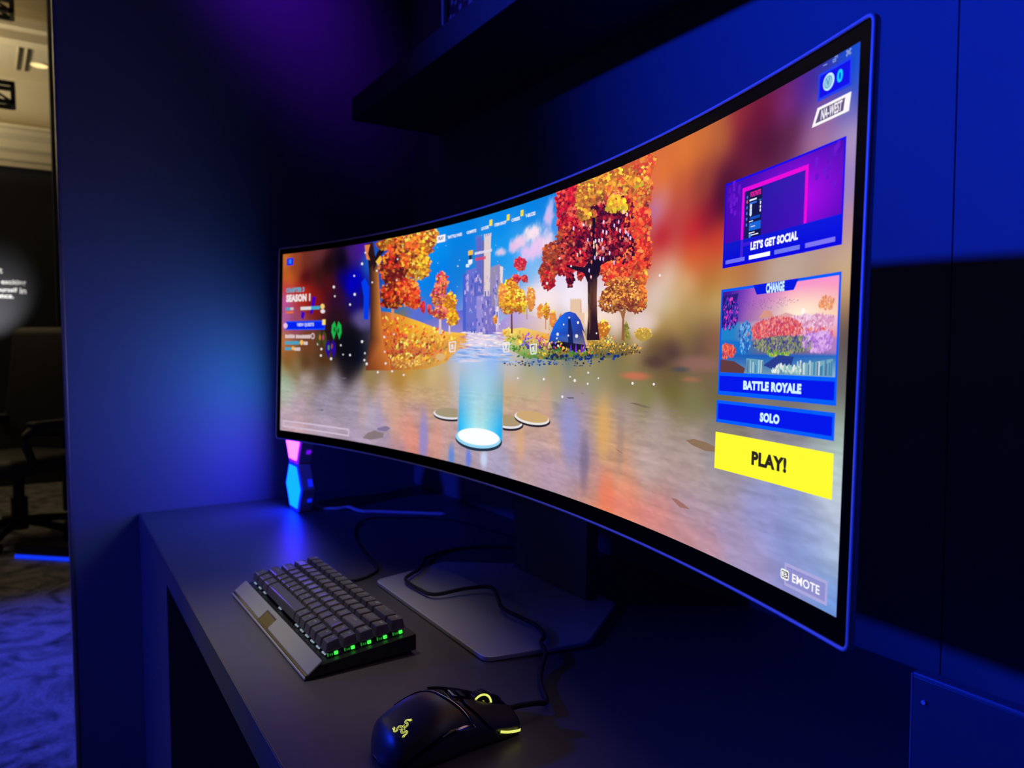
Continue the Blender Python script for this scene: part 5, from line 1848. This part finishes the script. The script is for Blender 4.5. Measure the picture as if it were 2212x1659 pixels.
# main buttons: plates that rise a little above the skin, wedge-shaped towards the rear
patch('button', (0.600, 0.985, lambda u: (ramp(u, 0.60, 0.74, 1.18, 0.42), 1.34)), 0.0022, 0.0020, M_satin, smooth=False)
patch('button', (0.440, 0.985, lambda u: (ramp(u, 0.44, 0.60, 1.98, 1.80), ramp(u, 0.44, 0.6, 2.05, 2.75))), 0.0022, 0.0020, M_satin, smooth=False)
# dark well between them
patch('centre_channel', (0.50, 0.985, lambda u: (1.36, 1.78)), 0.0004, 0.0004, M_gloss)
patch('button_gap', (0.575, 0.70, lambda u: (ramp(u, 0.575, 0.70, 1.36, 0.50), 1.40)), 0.0005, 0.0004, M_gloss)


def ribbon(name, pts, w, off, m, parent=None):
    """narrow band on the skin along (u, v) points"""
    P_ = smooth_path([(a, b, 0) for a, b in pts], 10)
    V, F = [], []
    for i, p in enumerate(P_):
        q0, q1 = P_[max(0, i - 1)], P_[min(len(P_) - 1, i + 1)]
        A, B = MS(q0.x, q0.y), MS(q1.x, q1.y)
        c = MS(p.x, p.y, off)
        nrm = (MS(p.x, p.y + 0.03) - MS(p.x, p.y - 0.03)).cross(MS(min(1, p.x + 0.01), p.y) - MS(p.x - 0.01, p.y)).normalized()
        t = (B - A).normalized()
        sd = t.cross(nrm).normalized()
        ww = w(i / (len(P_) - 1)) if callable(w) else w
        V += [tuple(c + sd * ww / 2), tuple(c - sd * ww / 2), tuple(MS(p.x, p.y, off - 0.0006) - sd * ww / 2), tuple(MS(p.x, p.y, off - 0.0006) + sd * ww / 2)]
    for i in range(len(P_) - 1):
        for j in range(4):
            F.append((i * 4 + j, i * 4 + (j + 1) % 4, i * 4 + 4 + (j + 1) % 4, i * 4 + 4 + j))
    F.append((0, 1, 2, 3))
    k = 4 * (len(P_) - 1)
    F.append((k + 3, k + 2, k + 1, k))
    return mesh(name, xf((V, F), MM), m, parent or ms, True)


def bulge(a, b):
    return lambda t: b + (a - b) * math.sin(PI * min(1, max(0, t))) ** 0.7


# glossy seam that runs from the palm rest's front tip back along the right flank
ribbon('trim_strip', [(0.60, 0.50), (0.50, 0.52), (0.40, 0.50), (0.30, 0.42), (0.20, 0.30), (0.12, 0.15), (0.08, 0.03)], bulge(0.0046, 0.0020), 0.0006, M_gloss)
ribbon('trim_strip', [(0.62, 0.50), (0.55, 0.525), (0.47, 0.52)], bulge(0.0042, 0.0012), 0.0009, M_chrome)
ribbon('trim_strip', [(0.385, 1.95), (0.44, 1.75), (0.51, 1.35), (0.57, 0.95), (0.61, 0.55)], bulge(0.0042, 0.0012), 0.0008, M_chrome)
ribbon('trim_strip', [(0.22, 2.35), (0.30, 2.20), (0.37, 2.02), (0.42, 1.90)], 0.0030, 0.0006, M_gloss)
# small buttons behind the wheel
patch('dpi_button', (0.545, 0.585, lambda u: (1.46, 1.66)), 0.0022, 0.002, M_chrome, 4)
patch('dpi_button', (0.605, 0.645, lambda u: (1.46, 1.66)), 0.0022, 0.002, M_black, 4)
# lit strip at the front right edge
ribbon('light_bar', [(0.80, 0.30), (0.86, 0.24), (0.93, 0.20), (0.965, 0.20)], 0.0024, 0.0030, M_glow)
# side buttons on the left flank
for u0, u1 in ((0.42, 0.54), (0.555, 0.67)):
    patch('side_button', (u0, u1, lambda u: (2.62, 2.86)), 0.0012, 0.001, M_satin, 8)
# scroll wheel with a glowing ring
wc = MS(0.775, 1.57) + Vector((0.0, 0, -0.0040))
wheel = mesh('scroll_wheel', xf(cyl((wc.x, wc.y, wc.z), 0.0112, 0.0080, axis=0, n=40), MM), M_black, ms)
for kx in range(40):
    pass
rib = []
for kx in range(36):
    a = 2 * PI * kx / 36
    b_ = box(-0.0036, -0.0004, 0.0108, 0.0036, 0.0004, 0.0118)
    b_ = xf(b_, Matrix.Translation(wc) @ Matrix.Rotation(a, 4, 'X'))
    rib.append(b_)
mesh('tyre_ribs', xf(join(*rib), MM), M_black, wheel)
mesh('glow_ring', xf(torus((wc.x + 0.0040, wc.y, wc.z), 0.0094, 0.0010, axis=0), MM), M_glow, wheel)
mesh('glow_hub', xf(cyl((wc.x + 0.0042, wc.y, wc.z), 0.0040, 0.0012, axis=0, n=24), MM), M_glow, wheel)

# emblem: three intertwined wavy snakes on the palm rest
EU, EV = 0.150, 1.22


def emb(x, y):
    """emblem plane (metres) to the skin, x towards the right flank, y towards the front"""
    # keep it where the skin faces the rear
    return MS(EU + y / (ML * 1.0), EV - x / 0.034, 0.0005)


def stroke(pts, w):
    Pp = smooth_path([(a, b, 0) for a, b in pts], 6)
    V, F = [], []
    for i, p in enumerate(Pp):
        t = (Pp[min(i + 1, len(Pp) - 1)] - Pp[max(0, i - 1)]).normalized()
        s = Vector((-t.y, t.x, 0)) * w / 2
        for q in (p + s, p - s):
            V.append(tuple(emb(q.x, q.y)))
    for i in range(len(Pp) - 1):
        F.append((2 * i, 2 * i + 2, 2 * i + 3, 2 * i + 1))
    return V, F


parts = []
SCL = 0.0066
for k in range(3):
    a = 2 * PI * k / 3 + 0.35

    def rot2(p):
        return (SCL * (p[0] * math.cos(a) - p[1] * math.sin(a)), SCL * (p[0] * math.sin(a) + p[1] * math.cos(a)))
    mid = [(0.02, 0.12), (0.22, 0.30), (0.24, 0.56), (0.02, 0.70), (-0.26, 0.66), (-0.38, 0.82), (-0.30, 1.02), (-0.12, 1.10)]
    for off in (-0.085, 0.085):
        line = []
        for i, p in enumerate(mid):
            q0, q1 = mid[max(0, i - 1)], mid[min(len(mid) - 1, i + 1)]
            dx, dy = q1[0] - q0[0], q1[1] - q0[1]
            L = math.hypot(dx, dy)
            o2 = off * (1.0 - 0.25 * i / len(mid))
            line.append(rot2((p[0] - dy / L * o2, p[1] + dx / L * o2)))
        parts.append(stroke(line, 0.00045))
    for q in ([(-0.16, 1.02), (0.00, 1.22), (0.10, 1.16), (-0.08, 1.00)], [(-0.14, 1.14), (0.02, 1.30), (0.16, 1.36)], [(0.04, 1.02), (0.18, 1.12), (0.28, 1.30)], [(-0.08, 0.02), (-0.2, 0.2), (-0.14, 0.42)]):
        parts.append(stroke([rot2(p) for p in q], 0.00045))
mesh('emblem', xf(join(*parts), MM), M_glow, ms)
# cable
front = MM @ MS(1.0, PI / 2)
cz = DZ + 0.011
mc = smooth_path([(front.x, front.y - 0.006, cz), (0.2745, -0.122, cz), (0.277, -0.104, DZ + 0.010), (0.270, -0.086, DZ + 0.0045), (0.2354, -0.0688, DZ + 0.004), (0.2100, -0.050, DZ + 0.006), (0.190, -0.031, DZ + 0.0105), (0.162, -0.018, DZ + 0.011), (0.150, -0.005, DZ + 0.0105), (0.118, 0.004, DZ + 0.012), (0.060, -0.005, DZ + 0.016), (0.020, 0.010, DZ + 0.017), (-0.020, 0.022, DZ + 0.017),
                  (-0.038, -0.008, DZ + 0.0150), (-0.046, -0.050, DZ + 0.0125), (-0.080, -0.058, DZ + 0.0115), (-0.125, -0.058, DZ + 0.0125), (-0.148, -0.038, DZ + 0.012), (-0.165, -0.018, DZ + 0.0110), (-0.195, 0.004, DZ + 0.0092), (-0.235, 0.03, DZ + 0.005), (-0.26, 0.10, DZ + 0.003), (-0.22, 0.18, DZ + 0.003), (-0.1, 0.24, DZ + 0.003)], 12)
mesh('cable', tube(mc, 0.0026, 10), M_cable, ms, True)

# ------------------------------------------------------------------ stacked hexagon lamp
HX, HY = -0.7255, -0.050
hl = thing('hexagon_lamp', (HX, HY + 0.015, DZ), 'tower of glowing hexagon light panels on the desk beside the wall', 'lamp')
HH = 0.1025
HWd = HH / math.sqrt(3)    # half width corner to corner
for k, (m1, m2) in enumerate(((M_cyan, M_rimblue), (M_pink, M_rimpurple), (M_teal, M_rimblue), (M_ice, M_rimblue))):
    zc = DZ + HH * (k + 0.5) + 0.0006
    pts = [(HX + HWd * math.cos(PI / 3 * i), zc + HWd * math.sin(PI / 3 * i)) for i in range(6)]

    def hexa(sc_, y0, y1, bev=0.0):
        v, f = prism([(HX + (a - HX) * sc_, zc + (b - zc) * sc_) for a, b in pts], -y1, -y0, bev)
        return [(p[0], -p[2], p[1]) for p in v], [q[::-1] for q in f]
    bd = mesh('hexagon_body', hexa(0.995, HY + 0.003, HY + 0.030, 0.002), M_greybody, hl)
    mesh('edge_glow', hexa(0.99, HY + 0.0008, HY + 0.0031), m2, bd)
    mesh('light_panel', hexa(0.86, HY - 0.0004, HY + 0.0009), m1, bd)
    for (za, zb) in ((0.006, 0.020), (-0.030, -0.022)):
        xx = HX + HWd * (1 - abs(za + zb) / HH)
        xa = HX + HWd * (1 - abs(za) / HH)
        xb = HX + HWd * (1 - abs(zb) / HH)
        V = []
        for o_ in (-0.0015, 0.0010):
            V += [(xa + o_, HY + 0.017, zc + za), (xa + o_, HY + 0.026, zc + za), (xb + o_, HY + 0.026, zc + zb), (xb + o_, HY + 0.017, zc + zb)]
        F = [(0, 3, 2, 1), (4, 5, 6, 7), (0, 1, 5, 4), (1, 2, 6, 5), (2, 3, 7, 6), (3, 0, 4, 7)]
        mesh('side_led', (V, F), M_hexled if k != 0 else M_rimblue, bd)
wpth = smooth_path([(-0.712, -0.020, DZ + 0.018), (-0.704, -0.010, DZ + 0.012), (-0.697, 0.000, DZ + 0.006), (-0.685, 0.010, DZ + 0.0042), (-0.672, 0.030, DZ + 0.0040), (-0.664, 0.050, DZ + 0.006), (-0.640, 0.056, DZ + 0.005), (-0.615, 0.064, DZ + 0.0042), (-0.600, 0.085, DZ + 0.0042), (-0.570, 0.12, DZ + 0.004), (-0.50, 0.20, DZ + 0.004)], 10)
mesh('cable', tube(wpth, 0.0036, 10), M_whitecable, hl, True)

# ------------------------------------------------------------------ clear sign block at the right end of the desk
ay = 0.060
a0, a1, at_ = 0.5460, 0.80, 0.0
ztop = 0.8505
ac = thing('acrylic_holder', (0.67, ay + 0.01, DZ), 'smoky blue acrylic holder standing at the right end of the desk', 'holder')
mesh('front_sheet', box(a0, ay, DZ + 0.008, a1, ay + 0.003, ztop, 0.0008), M_acrylic, ac)
mesh('top_edge', box(a0, ay - 0.0002, ztop - 0.0002, a1, ay + 0.012, ztop + 0.003, 0.001), M_acryledge, ac)
mesh('side_edge', box(a0 - 0.0014, ay - 0.0003, DZ + 0.008, a0 + 0.0004, ay + 0.012, ztop + 0.002, 0.0006), M_acryledge, ac)
mesh('back_sheet', box(a0, ay + 0.009, DZ + 0.008, a1, ay + 0.012, ztop, 0.0008), M_acrylic, ac)
mesh('foot', box(a0 - 0.002, ay - 0.03, DZ, a1, ay + 0.05, DZ + 0.0085, 0.001), M_acrylic, ac)
mesh('rivet', xf(cyl((0, 0, 0), 0.0016, 0.002, axis=1, n=14), Matrix.Translation((a0 + 0.009, ay - 0.0006, ztop - 0.017))), M_white, ac)
